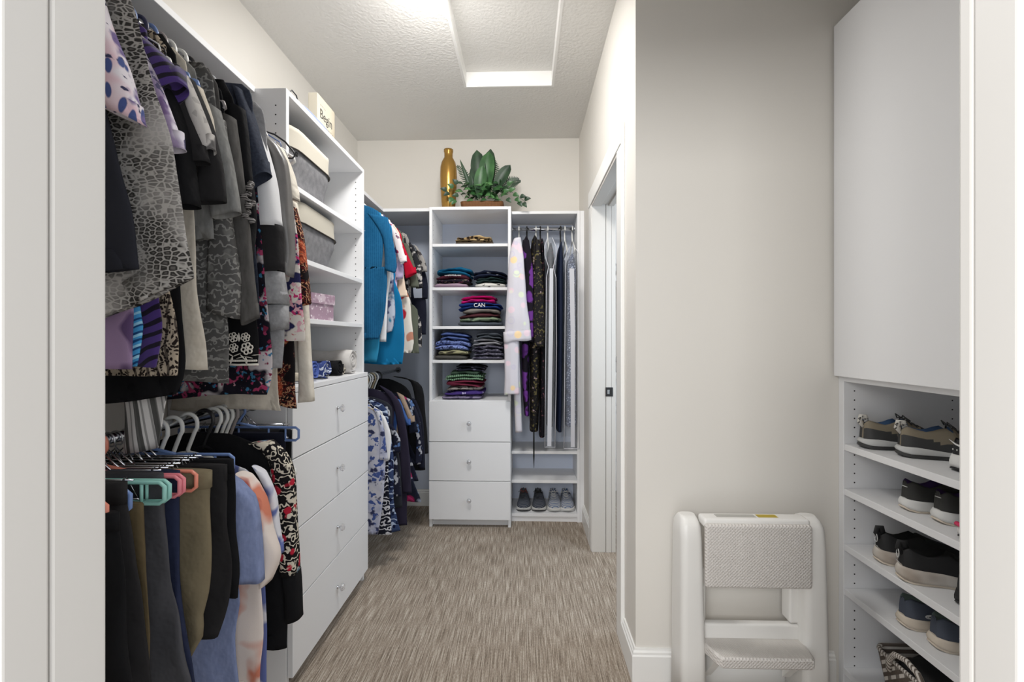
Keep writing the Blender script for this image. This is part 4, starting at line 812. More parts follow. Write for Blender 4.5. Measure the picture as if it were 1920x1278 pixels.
hang_px('dark_dress', 'dark print dress inside the left clear garment bag', 'dress', 3.0, [
    ('body', [(1031, 455, 1035, 455, 0.1), (1027, 480, 1040, 480, 0.1), (1028, 560, 1040, 560, 0.1), (1027, 700, 1040, 700, 0.1), (1026, 800, 1038, 800, 0.1)], F_blkred, 0.2, 0.002)])
hang_px('ink_navy_dress', 'ink navy satin dress between the two garment bags', 'dress', 2.96, [
    ('body', [(1052, 452, 1054, 452, 0.14), (1047, 480, 1058, 476, 0.14), (1046, 600, 1058, 600, 0.14), (1046, 700, 1056, 700, 0.14), (1045, 812, 1055, 812, 0.14)], F_inav, 0.26, 0.002)])
hang_px('sequin_dress', 'silver and blue sequinned dress inside the right clear garment bag', 'dress', 3.0, [
    ('body', [(1071, 475, 1076, 475, 0.1), (1064, 500, 1082, 498, 0.1), (1064, 600, 1082, 600, 0.1), (1062, 700, 1082, 700, 0.1), (1062, 800, 1083, 800, 0.1)], F_seq, 0.2, 0.002)])
M_vinyl = glassy('clear_vinyl', (225, 230, 238), 0.16, 0.12); M_pip = pl('white_vinyl_piping', (196, 197, 204), 0.4)
def garment_bag(label, outline, zipx, Yf, Yb, ztop):
    """clear bag: a vinyl envelope around the dress, white piping, white zip panel"""
    t = thing('garment_bag', label, 'garment bag', (W(zipx[0][0], 0, Yf)[0], Yf, 1.9), 'clear garment bags')
    L_ = [(l, p, r, p) for p, l, r in outline]
    bm = bmesh.new()
    rows = []
    for l, p, r, _ in L_:
        xl, z1 = W(l, p, Yf); xr, _z = W(r, p, Yf); rows.append((xl, z1, xr))
    rings = []
    for xl, z, xr in rows:
        n = 20; ring = []
        for k in range(n):
            a = 2*PI*k/n; c, s = math.cos(a), math.sin(a)
            ring.append(bm.verts.new(((xl+xr)/2+math.copysign(abs(c)**0.6, c)*(xr-xl)/2, (Yf+Yb)/2+math.copysign(abs(s)**0.6, s)*(Yb-Yf)/2+0.004*math.sin(z*40+k), z)))
        rings.append(ring)
    for A, B in zip(rings, rings[1:]):
        for k in range(20): f = bm.faces.new((A[k], A[(k+1) % 20], B[(k+1) % 20], B[k])); f.smooth = True
    part('vinyl_cover', bm, M_vinyl, t)
    bm = bmesh.new(); yp = Yf-0.004
    tube(bm, [(xl+0.002, yp+0.006, z) for xl, z, xr in rows], 0.0024, 6); tube(bm, [(xr-0.002, yp+0.006, z) for xl, z, xr in rows], 0.0024, 6)
    xl, z, xr = rows[-1]; tube(bm, [(xl, yp+0.004, z), ((xl+xr)/2, yp-0.002, z+0.003), (xr, yp+0.004, z)], 0.0026, 6)
    part('piping', bm, M_pip, t)
    bm = bmesh.new()
    P_ = [(W(px, py, yp)[0], W(px, py, yp)[1], wd) for px, py, wd in zipx]
    a = [bm.verts.new((x-wd/2, yp, z)) for x, z, wd in P_]; b = [bm.verts.new((x+wd/2, yp, z)) for x, z, wd in P_]
    for i in range(len(P_)-1): bm.faces.new((a[i], b[i], b[i+1], a[i+1]))
    r = bmesh.ops.extrude_face_region(bm, geom=bm.faces[:]); bmesh.ops.translate(bm, verts=[v for v in r['geom'] if isinstance(v, bmesh.types.BMVert)], vec=(0, -0.002, 0))
    part('zip_panel', bm, M_pip, t)
    return t
garment_bag('left clear garment bag with white piping and zip', [(445, 1026, 1036), (462, 1021, 1043), (478, 1021, 1044), (500, 1028, 1038), (520, 1024, 1043), (640, 1023, 1044), (740, 1022, 1043), (838, 1021, 1041)], [(1034, 503, 0.022), (1033, 620, 0.026), (1031, 740, 0.026), (1030, 836, 0.026)], 2.925, 3.29, 1.9)
garment_bag('right clear garment bag with white piping and zip', [(462, 1068, 1078), (475, 1061, 1085), (500, 1060, 1085), (600, 1059, 1085), (740, 1058, 1086), (841, 1057, 1087)], [(1072, 503, 0.030), (1074, 620, 0.028), (1074, 740, 0.026), (1074, 838, 0.026)], 2.925, 3.29, 1.9)
for px, m, lb in ((973, H_white, 'white hanger under the pastel dot pyjamas'), (988, H_black, 'black hanger under the purple flower robe'), (1005, H_white, 'white hanger under the gold lace dress'), (1013, H_black, 'dark hanger under the fine floral dress'), (1027, H_white, 'white hanger in the left garment bag'), (1051, H_black, 'black hanger under the ink navy dress'), (1059, H_white, 'white hanger beside the right garment bag'), (1073, H_white, 'white hanger in the right garment bag')):
    hanger(lb, RRY, m, 'tube', zr=RRZ, x0=W(px, 0, RRY)[0], hw=0.15, group='hangers beside the side doorway', axis='x')
# ------------------------------------------------------------------ fabric bins, boxes, sign on the left tower
F_felt = fab('grey_marled_felt', (134, 133, 135), h=((104, 104, 107), 45, 0.8, (0.5, 1, 1)), bscale=200, bump=0.4); F_cuff = fab('cream_canvas', (190, 184, 171)); 
M_cord = mat('dark_cord', (58, 52, 48), 0.8, bump=0)
def rrect(cx, cy, hx, hy, r, n=6):
    pts = []
    for qx, qy, a0 in ((1, 1, 0), (-1, 1, 90), (-1, -1, 180), (1, -1, 270)):
        for k in range(n+1):
            a = math.radians(a0+90*k/n); pts.append((cx+qx*(hx-r)+r*math.cos(a), cy+qy*(hy-r)+r*math.sin(a)))
    return pts
def bin_(label, x0, x1, y0, y1, z0, z1, seed):
    t = thing('fabric_bin', label, 'storage bin', ((x0+x1)/2, (y0+y1)/2, z0), 'grey fabric bins on the tower shelves')
    cx, cy, hx, hy = (x0+x1)/2, (y0+y1)/2, (x1-x0)/2, (y1-y0)/2
    def ringset(za, zb, n, grow=0.0, amp=0.013, inner=False):
        R_ = []
        for i in range(n):
            v = i/(n-1); z = za+(zb-za)*v; f = (z-z0)/(z1-z0)
            s = 0.84+0.16*min(1, f*2.0)**0.5
            ps = rrect(cx, cy, hx*s+grow, hy*(0.90+0.10*min(1, f*2)**0.5)+grow, 0.11)
            R_.append([(x+amp*noise.noise((x*9+seed, y*9, z*11)), y+amp*noise.noise((y*8, x*7+seed, z*9)), z+0.012*math.sin(y*9+seed)*f*f) for x, y in ps])
        return R_
    def skin(bm, R_, cap=False):
        V = [[bm.verts.new(p) for p in r] for r in R_]; n = len(V[0])
        for A, B in zip(V, V[1:]):
            for k in range(n): f = bm.faces.new((A[k], A[(k+1) % n], B[(k+1) % n], B[k])); f.smooth = True
        if cap: bm.faces.new(V[0])
    zc = z0+(z1-z0)*0.66
    bm = bmesh.new(); R_ = ringset(z0, zc, 9); inn = [[(cx+(x-cx)*0.96, cy+(y-cy)*0.96, z) for x, y, z in r] for r in R_[::-1]]
    inn[-1] = [(x, y, z0+0.006) for x, y, z in inn[-1]]
    skin(bm, R_, True); part('bin_body', bm, F_felt, t)
    bm = bmesh.new(); R2 = ringset(zc-0.004, z1, 6, 0.0035); I2 = [[(cx+(x-cx)*0.955, cy+(y-cy)*0.955, z) for x, y, z in r] for r in (R2[::-1])]
    skin(bm, R2+I2); part('cuff', bm, F_cuff, t)
    bm = bmesh.new(); tube(bm, [Vector(p)+Vector((0, 0, 0.002)) for p in [(cx+(x-cx)*1.012, cy+(y-cy)*1.012, z) for x, y, z in R2[0]]], 0.0028, 6, closed=True); part('piping', bm, M_cord, t)
    for d in (-0.035, 0.035):
        bm = bmesh.new(); lathe(bm, [(0.004, 0), (0.009, 0.001), (0.009, 0.004), (0.004, 0.005)], (x1-0.006, y0+0.055+d*0.9, z0+0.1+d), 12, 0, 'x'); part('grommet', bm, M_black, t)
    return t
bin_('upper grey felt bin with folded cream cuff', -1.215, -0.853, 1.60, 2.04, 1.7895, 2.02, 1.0)
bin_('lower grey felt bin with folded cream cuff', -1.215, -0.853, 1.62, 2.09, 1.5345, 1.745, 4.0)
# hexagonal gift box
F_gift = mat('mauve_floral_paper', (158, 132, 148), 0.6, [('blob', (196, 178, 188), 22, 0.55, {'soft': 0.05}), ('spot', (222, 212, 218), 60, 0.2, {'soft': 0.05}), ('blob', (80, 66, 78), 20, 0.70, {'soft': 0.02})], bump=0)
gb = thing('hexagonal_gift_box', 'mauve hexagonal gift box with floral lid in the left tower', 'box', (-0.985, 1.93, 1.3105), None)
def hexp(r, z, c, rot=0.32): return [(c[0]+r*math.cos(rot+k*PI/3), c[1]+r*math.sin(rot+k*PI/3), z) for k in range(6)]
def prism(bm, A, B):
    a = [bm.verts.new(p) for p in A]; b = [bm.verts.new(p) for p in B]; n = len(a); bm.faces.new(a); bm.faces.new(b)
    for k in range(n): bm.faces.new((a[k], a[(k+1) % n], b[(k+1) % n], b[k]))
bm = bmesh.new(); prism(bm, hexp(0.152, 1.3105, gb.location), hexp(0.152, 1.395, gb.location)); part('box_body', bm, F_gift, gb)
bm = bmesh.new(); prism(bm, hexp(0.158, 1.380, gb.location), hexp(0.158, 1.422, gb.location)); part('lid', bm, F_gift, gb)
# wooden block sign
sg = thing('block_sign', 'cream wooden block sign with dark lettering on top of the left tower', 'sign', (-0.955, 2.15, TH), None)
M_sign = mat('whitewashed_wood', (198, 191, 174), 0.7, [('blob', (182, 170, 148), 7, 0.58, {'soft': 0.1, 'st': (1, 1, 0.3)})], bump=0.1, bscale=60)
bm = bmesh.new(); box(bm, (-0.993, 2.06, TH), (-0.95, 2.25, 2.362), 0.002); part('block', bm, M_sign, sg)
M_ink = mat('charcoal_lettering', (70, 68, 66), 0.8, bump=0); M_ink2 = mat('faded_lettering', (160, 150, 142), 0.8, bump=0)
def text(body, size, loc, rot, m, parent, name='lettering', ext=0.0004):
    cu = bpy.data.curves.new(name, 'FONT'); cu.body = body; cu.size = size; cu.extrude = ext; cu.align_x = 'LEFT'; cu.materials.append(m)
    tmp = bpy.data.objects.new(name+'_curve', cu); COL.objects.link(tmp); dg = bpy.context.evaluated_depsgraph_get()
    me = bpy.data.meshes.new_from_object(tmp.evaluated_get(dg)); bpy.data.objects.remove(tmp); me.materials.clear(); me.materials.append(m)
    o = bpy.data.objects.new(name, me); COL.objects.link(o); o.parent = parent; o.location = Vector(loc)-parent_world(parent); o.rotation_euler = rot
    return o
ro = (PI/2, 0, PI/2)
text('Begin', 0.062, (-0.9496, 2.084, 2.262), ro, M_ink, sg)
text('A', 0.075, (-0.9496, 2.192, 2.165), ro, M_ink, sg)
bm = bmesh.new(); rs2 = random.Random(8)      # worn, illegible small script
for zz, n_ in ((2.322, 3), (2.238, 7), (2.216, 6), (2.192, 5)):
    for k in range(n_):
        y_ = 2.088+0.021*k; tube(bm, [(-0.9498, y_+0.016*q/5, zz+0.004*rs2.uniform(-1, 1)) for q in range(6)], 0.0008, 4)
part('faded_script', bm, M_ink2, sg)
# folded blue cloth and wire hook beside the sign
F_bl = fab('pale_blue_grey_knit', (128, 138, 164)); F_wht = fab('white_sculpted_cotton', (206, 202, 198), h=((176, 170, 164), 20, 0.5))
def pillow(bm, x0, x1, y0, y1, z0, z1, dome=0.0, seed=0, n=36, amp=0.003, sq=0.55, ref=None, mi=0, tilt=0.0):
    """soft folded slab, x0..x1 wide, domed towards the middle"""
    xc, hx = (x0+x1)/2, (x1-x0)/2; zc, hz = (z0+z1)/2, (z1-z0)/2; rz0, rh = ref[:2] if ref else (z0, max(z1-z0, 1e-3))
    rx = ref[2] if ref and len(ref) > 2 else (xc, hx)
    M = 10; V = []
    for j in range(M):
        v = j/(M-1); y = y0+(y1-y0)*v
        sc_ = (1-abs(2*v-1)**6)**0.5*0.25+0.75; szz = (1-abs(2*v-1)**5)**0.6*0.75+0.25
        ring = []
        for k in range(n):
            a = 2*PI*k/n; c, s = math.cos(a), math.sin(a)
            x = xc+hx*sc_**0.5*math.copysign(abs(c)**0.55, c); z = zc+hz*szz*math.copysign(abs(s)**sq, s)
            q = max(0.0, 1-((x-rx[0])/rx[1])**2); f = max(0.0, (z-rz0)/rh)
            z += dome*(q-0.5)*f+amp*noise.noise((x*22, y*10, z*40+seed))*min(1, f*4)
            z += tilt*(x-xc)*(0.3+0.7*(1 if s > 0 else 0.4))
            y_ = y+0.006*noise.noise((x*14+seed, z*50, seed))
            ring.append(bm.verts.new((x, y_, z)))
        V.append(ring)
    for A, B in zip(V, V[1:]):
        for k in range(n): f = bm.faces.new((A[k], A[(k+1) % n], B[(k+1) % n], B[k])); f.smooth = True; f.material_index = mi
    for r in (V[0], V[-1]): f = bm.faces.new(r); f.smooth = True; f.material_index = mi
bt_ = thing('folded_blanket', 'blue grey folded cloth on top of the left tower beside the block sign', 'folded cloth', (-0.93, 1.85, TH+0.002), None)
bm = bmesh.new(); pillow(bm, -1.08, -0.87, 1.76, 2.04, TH+0.002, TH+0.082, 0.02, 3); part('cloth', bm, F_bl, bt_)
hk = thing('metal_hanger', 'dark metal hanger with its hook up on top of the left tower', 'hanger', (-0.90, 1.76, TH+0.004), None)
pts = [(-0.93, 1.60, TH+0.004), (-0.915, 1.61, TH+0.07), (-0.91, 1.62, TH+0.10), (-0.905, 1.64, TH+0.115), (-0.90, 1.665, TH+0.105), (-0.90, 1.675, TH+0.08), (-0.90, 1.69, TH+0.06)]
pts = [(-0.95, 1.62, TH+0.02), (-0.93, 1.60, TH+0.05), (-0.915, 1.59, TH+0.078), (-0.905, 1.605, TH+0.098), (-0.90, 1.63, TH+0.09), (-0.90, 1.65, TH+0.055), (-0.89, 1.665, TH+0.03)]
pts = [(x, y+0.14, z) for x, y, z in pts]; bm = bmesh.new(); tube(bm, pts, 0.0026, 8); tube(bm, [(-0.89, 1.665+0.14, TH+0.03), (-0.88, 1.855, TH+0.012), (-0.90, 1.84, TH+0.004), (-0.98, 1.78, TH+0.004), (-0.95, 1.76, TH+0.02)], 0.0026, 8); part('hook', bm, M_black, hk)
# rolled clothes on the drawer counter of the left tower
def roll(label, xa, xb, y, r, m, seed, turns=2.6, z0=1.0635, cat='rolled top'):
    t = thing('rolled_top', label, cat, ((xa+xb)/2, y, z0), 'rolled clothes on the left tower counter')
    bm = bmesh.new(); n = int(turns*16); th = 0.0045; A = []
    def prof(off):
        out = []
        for i in range(n+1):
            q = i/n; rr = 0.006+(r-0.006)*q-off; a = turns*2*PI*q-1.2+seed
            out.append((rr*math.cos(a), rr*math.sin(a)))
        return out
    loop = prof(0)+prof(th)[::-1]; rows = []
    for j in range(9):
        v = j/8; x = xa+(xb-xa)*v
        rows.append([bm.verts.new((x+0.006*noise.noise((p[0]*40, p[1]*40, seed+j*0.3))*(j in (0, 8)), y+p[0]*(1+0.05*math.sin(x*40+seed)), z0+r+max(-r+0.0005, p[1]*(1+0.06*math.sin(x*33+seed))))) for p in loop])
    L_ = len(loop)
    for A_, B_ in zip(rows, rows[1:]):
        for k in range(L_): f = bm.faces.new((A_[k], A_[(k+1) % L_], B_[(k+1) % L_], B_[k])); f.smooth = True
    for rr_ in (rows[0], rows[-1]):
        for k in range(n): bm.faces.new((rr_[k], rr_[k+1], rr_[L_-2-k], rr_[L_-1-k]))
    part('cloth', bm, m, t); return t
F_cobalt = fab('blue_knit', (84, 104, 172)); F_bwl = fab('blue_white_batik', (60, 74, 128), [('rings', (206, 212, 226), 13, 0.74, {'wd': 9, 'wds': 2.6, 'soft': 0.06}), ('blob', (20, 24, 46), 18, 0.56)])
F_blw = fab('black_white_flower_print', (24, 24, 32), [('blob', (206, 204, 208), 26, 0.60, {'soft': 0.02})])
F_spot = fab('cream_black_leopard', (206, 196, 178), [('spot', (30, 26, 26), 50, 0.36, {'soft': 0.05})])
roll('cobalt blue rolled top showing its spiral end', -1.15, -0.838, 1.80, 0.042, F_cobalt, 0.4)
roll('leopard print roll under the blue one', -1.15, -0.826, 1.715, 0.022, F_spot, 1.3, 1.6)
roll('blue and white batik rolled top', -1.15, -0.834, 1.905, 0.042, F_bwl, 2.2)
roll('black and white flowered rolled top', -1.15, -0.87, 1.985, 0.034, F_blw, 3.1)
roll('plain black rolled top left of the cream roll', -1.15, -0.845, 2.065, 0.040, F_black, 4.0)
roll('large cream knit roll against the far panel', -1.15, -0.836, 2.20, 0.062, F_wht, 5.2, 3.2)
roll('cream leopard roll tucked below the large cream roll', -1.15, -0.85, 2.122, 0.019, F_spot, 1.9, 1.6)
# ------------------------------------------------------------------ folded clothes on the back tower
def stack(z0, items, Yf=2.995, group='folded clothes', dome=0.028):
    zp = z0+0.0005; n = len(items); ztop = CH+(CYH-items[-1][2])/ppm(-0.35, Yf)
    xs0 = min(W(i[0], 0, Yf)[0] for i in items); xs1 = max(W(i[1], 0, Yf)[0] for i in items)
    ref = (z0+0.0005, max(0.01, ztop-z0), ((xs0+xs1)/2, (xs1-xs0)/2))
    for k, (pa, pb, pt, m, label, nm_, *rest) in enumerate(items):
        xa, xb = W(pa, 0, Yf)[0], W(pb, 0, Yf)[0]; zt = CH+(CYH-pt)/ppm(-0.35, Yf)-dome*0.45*((CH+(CYH-pt)/ppm(-0.35, Yf)-z0)/ref[1])
        zt = max(zt, zp+0.012)
        t = thing(nm_, label, 'folded clothing', ((xa+xb)/2, Yf+0.13, zp), group)
        rj = random.Random(k*31+int(z0*1000)+int(pa)); xa += rj.uniform(-0.007, 0.007); xb += rj.uniform(-0.007, 0.005); xa = max(xa, bx0+T+0.006); xb = min(xb, bx1-T-0.006); bm = bmesh.new(); nl = 2 if zt-zp > 0.034 else 1; yo = 0.006*((k*7) % 3)
        for l in range(nl):
            a = zp+(zt-zp)*l/nl; b = zp+(zt-zp)*(l+1)/nl
            pillow(bm, xa+0.010*rj.random()*(l % 2), xb-0.014*rj.random()*((l+1) % 2), Yf+yo+0.003*l, Yf+0.27, a+0.0003, b-0.0003, dome, k*3.1+l, ref=ref, amp=0.012, tilt=rj.uniform(-0.06, 0.06) if k else 0.0)
        part('folded_layers', bm, m, t)
        if rest and rest[0] == 'text':
            c = rest[1]; z_ = (zp+zt)/2-0.012+dome*0.4*((zt-z0)/ref[1]); text(c[0], c[1], (W(c[2], 0, Yf)[0], Yf+yo-0.004, z_+c[3]), (PI/2, 0, 0), c[4], t)
        if rest and rest[0] == 'strokes':
            bm = bmesh.new(); rr2 = random.Random(3)
            for q in range(17):
                x_ = xa+(xb-xa)*(0.28+0.028*q); zz = (zp+zt)/2+0.004+dome*0.3*((zt-z0)/ref[1])*(1-((x_-(xa+xb)/2)/((xb-xa)/2))**2)
                tube(bm, [(x_, Yf+yo-0.004, zz-0.005*rr2.random()), (x_+0.004*rr2.random(), Yf+yo-0.005, zz+0.002+0.005*rr2.random())], 0.0022, 5)
            part('lettering', bm, M_wtext, t)
        zp = zt
F_jag = fab('tan_jaguar_print', (186, 160, 118), [('spot', (46, 36, 30), 34, 0.42, {'dist': 0.03, 'soft': 0.05}), ('spot', (120, 88, 60), 34, 0.2, {'dist': 0.03})])
F_taupe = fab('dark_taupe_knit', (86, 76, 66)); F_tealf = fab('deep_teal_cotton', (20, 88, 122)); F_burg = fab('dark_burgundy_cotton', (78, 34, 46)); F_bfl = fab('black_confetti_print', (36, 32, 42), [('blob', (170, 150, 120), 40, 0.64), ('blob', (160, 90, 120), 34, 0.66)])
F_mauve = fab('dusty_mauve_knit', (160, 136, 152)); F_nvfl = fab('navy_white_tulip_print', (28, 34, 54), [('blob', (196, 202, 214), 18, 0.63, {'soft': 0.02})]); F_dgreen = fab('dark_spruce_cotton', (38, 56, 56)); F_wblk = fab('white_black_fleck', (216, 214, 208), [('blob', (24, 24, 26), 40, 0.60, {'soft': 0.02})])
F_fuch = fab('fuchsia_cotton', (190, 22, 110)); F_royal = fab('royal_navy_cotton', (30, 56, 118)); F_warmg = fab('warm_grey_cotton', (128, 122, 116)); F_maroon = fab('maroon_cotton', (82, 44, 50)); F_sagep = fab('sage_camo_print', (126, 142, 118), [('blob', (74, 84, 74), 26, 0.58)]); F_slate = fab('slate_cotton', (78, 84, 92))
F_peri = fab('periwinkle_knit', (86, 104, 156)); F_perip = fab('periwinkle_swirl_print', (126, 142, 196), [('rings', (28, 32, 66), 17, 0.76, {'wd': 9, 'wds': 3, 'soft': 0.07})]); F_zig = fab('khaki_zigzag_print', (156, 152, 118), [('rings', (60, 56, 46), 11, 0.80, {'wd': 6}), ('blob', (120, 50, 46), 14, 0.70)]); F_oliveg = fab('grey_olive_cotton', (80, 78, 74))
F_lgrey = fab('light_grey_cotton', (150, 150, 156)); F_ptex = fab('plum_grey_boucle', (82, 80, 96), [('blob', (160, 160, 176), 50, 0.60, {'soft': 0.04}), ('blob', (40, 36, 50), 30, 0.62)]); F_blktri = fab('black_triangle_print', (26, 28, 38), [('spot', (110, 106, 126), 18, 0.2)])
F_gst = fab('green_striped_cotton', (136, 172, 140), [('band', (62, 84, 64), 24, 0.55, {'dir': 'X', 'soft': 0.08, 'wd': 1})]); F_grn = fab('muted_green_cotton', (72, 92, 76)); F_maro2 = fab('raspberry_maroon_cotton', (112, 42, 62)); F_cgr = fab('cream_grey_fleck', (150, 144, 138), [('blob', (60, 54, 52), 44, 0.56)])
F_purp = fab('purple_silver_print', (70, 52, 118), [('blob', (190, 184, 216), 20, 0.62, {'soft': 0.02, 'st': (1.5, 1, 0.5)})]); F_lil = fab('lilac_grey_print', (134, 124, 150), [('blob', (76, 66, 96), 30, 0.55)])
M_wtext = mat('white_print_ink', (225, 225, 225), 0.7, bump=0)
stack(1.858, [(853, 925, 451, F_taupe, 'dark taupe folded sweater under the jaguar print', 'folded_sweater'), (850, 921, 440, F_jag, 'tan jaguar print folded top alone on the highest shelf', 'folded_shirt')], dome=0.008)
stack(1.572, [(811, 879, 529, F_mauve, 'dusty mauve folded top at the bottom of the teal stack', 'folded_shirt'), (815, 881, 521, F_bfl, 'black confetti print folded top in the teal stack', 'folded_shirt'), (814, 882, 512, F_burg, 'burgundy folded shirt with white lettering', 'folded_shirt', 'strokes'), (816, 884, 499, F_tealf, 'deep teal folded shirt on top of the left stack, second shelf', 'folded_shirt')])
stack(1.572, [(888, 950, 529, F_wblk, 'white and black fleck folded top at the bottom of the navy stack', 'folded_shirt'), (889, 950, 518, F_dgreen, 'dark spruce green folded top under the navy tulip print', 'folded_shirt'), (886, 951, 503, F_nvfl, 'navy folded top with white tulip print', 'folded_shirt')])
stack(1.317, [(855, 941, 602, F_slate, 'slate grey folded top at the bottom of the fuchsia stack', 'folded_shirt'), (858, 940, 594, F_sagep, 'sage camo print folded top in the fuchsia stack', 'folded_shirt'), (860, 937, 586, F_maroon, 'maroon folded top in the fuchsia stack', 'folded_shirt'), (866, 939, 577, F_warmg, 'warm grey folded tee under the royal blue shirt', 'folded_shirt'), (857, 942, 565, F_royal, 'royal blue folded shirt with a white printed word', 'folded_shirt', 'text', ('CAN', 0.036, 888, -0.002, M_wtext)), (862, 930, 552, F_fuch, 'bright fuchsia folded top crowning its stack', 'folded_shirt')])
stack(1.094, [(813, 876, 665, F_oliveg, 'grey olive folded top at the bottom of the periwinkle stack', 'folded_shirt'), (820, 879, 656, F_zig, 'khaki zigzag print folded top', 'folded_shirt'), (813, 882, 636, F_perip, 'thick periwinkle swirl print folded top', 'folded_shirt'), (824, 877, 623, F_peri, 'plain periwinkle folded top crowning its stack', 'folded_shirt')])
stack(1.094, [(886, 944, 660, F_ptex, 'lower plum grey boucle folded top', 'folded_shirt'), (885, 943, 646, F_ptex, 'upper plum grey boucle folded top', 'folded_shirt'), (884, 942, 634, F_lgrey, 'light grey folded top on the boucle ones', 'folded_shirt'), (890, 941, 623, F_slate, 'dark slate folded top crowning the boucle stack', 'folded_shirt')])
stack(0.831, [(826, 906, 742, F_lil, 'lilac print folded top lowest on the drawer counter', 'folded_shirt'), (830, 908, 733, F_purp, 'purple folded top with silver print', 'folded_shirt'), (834, 905, 724, F_cgr, 'cream grey fleck folded top', 'folded_shirt'), (833, 906, 713, F_maro2, 'raspberry maroon folded top', 'folded_shirt'), (832, 908, 702, F_gst, 'green striped folded top', 'folded_shirt'), (843, 904, 695, F_grn, 'muted green folded top', 'folded_shirt'), (852, 910, 684, F_blktri, 'black triangle print folded top crowning the counter stack', 'folded_shirt')], dome=0.015)
# ------------------------------------------------------------------ vase and plant
M_gold = mat('gold_lacquer', (158, 120, 58), 0.26, [('blob', (172, 134, 70), 3, 0.5, {'soft': 0.3})], metal=0.6, bump=0.05, bscale=40)
xv, _ = W(841, 0, 3.12); 
bm = bmesh.new(); lathe(bm, [(0.001, 0), (0.040, 0), (0.043, 0.01), (0.050, 0.08), (0.056, 0.18), (0.058, 0.25), (0.056, 0.31), (0.048, 0.345), (0.036, 0.368), (0.029, 0.380), (0.029, 0.412), (0.032, 0.418), (0.032, 0.434), (0.026, 0.436), (0.024, 0.42), (0.024, 0.39)], (0, 0, 0), 40)
v = part('vase', bm, M_gold, smooth=True); v.location = (xv, 3.12, TH+0.0005); tag(v, 'tall gold bottle vase on top of the back tower', 'vase')
M_leaf = mat('leaf_green', (44, 82, 44), 0.42, [('blob', (62, 106, 58), 14, 0.52, {'soft': 0.12})], bump=0.1, bscale=60, spec=0.5); M_leafd = mat('dark_leaf_green', (30, 54, 36), 0.45, [('blob', (52, 80, 52), 10, 0.55, {'soft': 0.12})], bump=0.1, bscale=60, spec=0.5)
M_leafl = mat('pale_leaf_green', (92, 138, 84), 0.45, [('blob', (70, 112, 66), 20, 0.5, {'soft': 0.1})], bump=0.1, bscale=60, spec=0.4)
M_wick = mat('woven_wicker', (112, 72, 40), 0.7, [('band', (60, 36, 22), 55, 0.55, {'dir': 'Z', 'soft': 0.2}), ('band', (150, 104, 62), 48, 0.62, {'dir': 'X', 'soft': 0.2, 'amt': 0.6})], bump=0.6, bscale=120, bdist=0.003)
plt = thing('potted_plant', 'green artificial plant with ferns in a woven basket on the back tower', 'plant', (W(905, 0, 3.14)[0], 3.14, TH+0.0005), None)
px0, pY = plt.location.x, 3.14
bm = bmesh.new(); V = []
for z, g in ((0, 0), (0.02, 0.004), (0.045, 0.01), (0.062, 0.012)):
    V.append([bm.verts.new((x, y, TH+0.0005+z)) for x, y in rrect(px0, pY, 0.135+g, 0.07+g, 0.03, 5)])
for z, g in ((0.062, 0.002), (0.03, 0.0)):
    V.append([bm.verts.new((x, y, TH+0.0005+z)) for x, y in rrect(px0, pY, 0.135+g, 0.07+g, 0.03, 5)])
for A, B in zip(V, V[1:]):
    for k in range(len(A)): bm.faces.new((A[k], A[(k+1) % len(A)], B[(k+1) % len(A)], B[k]))
bm.faces.new(V[0]); bm.faces.new(V[-1]); part('basket', bm, M_wick, plt)
def leaf(bm, base, tip, w, arch=0.2, fold=0.2, nrm=None, mi=0, heart=False, broad=False):
    base = Vector(base); tip = Vector(tip); d = tip-base; L_ = d.length; dn = d.normalized()
    side = dn.cross(Vector((0, -1, 0.25)) if nrm is None else Vector(nrm)).normalized(); up = side.cross(dn).normalized()
    N_ = 9; rows = []
    for i in range(N_+1):
        s = i/N_; ww = (math.sin(PI*min(1, s**(0.55 if heart else (1.25 if broad else 0.8))))**(0.55 if broad else 0.8) if 0 < s < 1 else 0.02)*w/2
        c = base+d*s+up*arch*L_*math.sin(PI*s)*0.5
        rows.append([bm.verts.new(c+side*ww*q+up*abs(q)*ww*fold) for q in (-1, -0.5, 0, 0.5, 1)])
    for A, B in zip(rows, rows[1:]):
        for k in range(4): f = bm.faces.new((A[k], A[k+1], B[k+1], B[k])); f.smooth = True; f.material_index = mi
def PP(px, py, Y=3.12): x, z = W(px, py, Y); return (x, Y, z)
rnd = random.Random(5)
bm = bmesh.new()
for b, tp, w_, yy, mi in (((903, 372), (894, 281), 0.105, 3.14, 1), ((908, 372), (917, 284), 0.11, 3.13, 0), ((915, 368), (920, 279), 0.09, 3.16, 1), ((888, 370), (862, 298), 0.03, 3.12, 1), ((925, 362), (957, 309), 0.085, 3.13, 1), ((898, 374), (905, 310), 0.085, 3.08, 0), ((893, 372), (884, 312), 0.07, 3.13, 1), ((930, 366), (944, 320), 0.05, 3.15, 1)):
    leaf(bm, PP(b[0], b[1], yy), PP(tp[0], tp[1], yy-0.03), w_, 0.12, 0.35, mi=mi, broad=w_ > 0.08)
part('broad_leaves', bm, [M_leaf, M_leafd], plt)
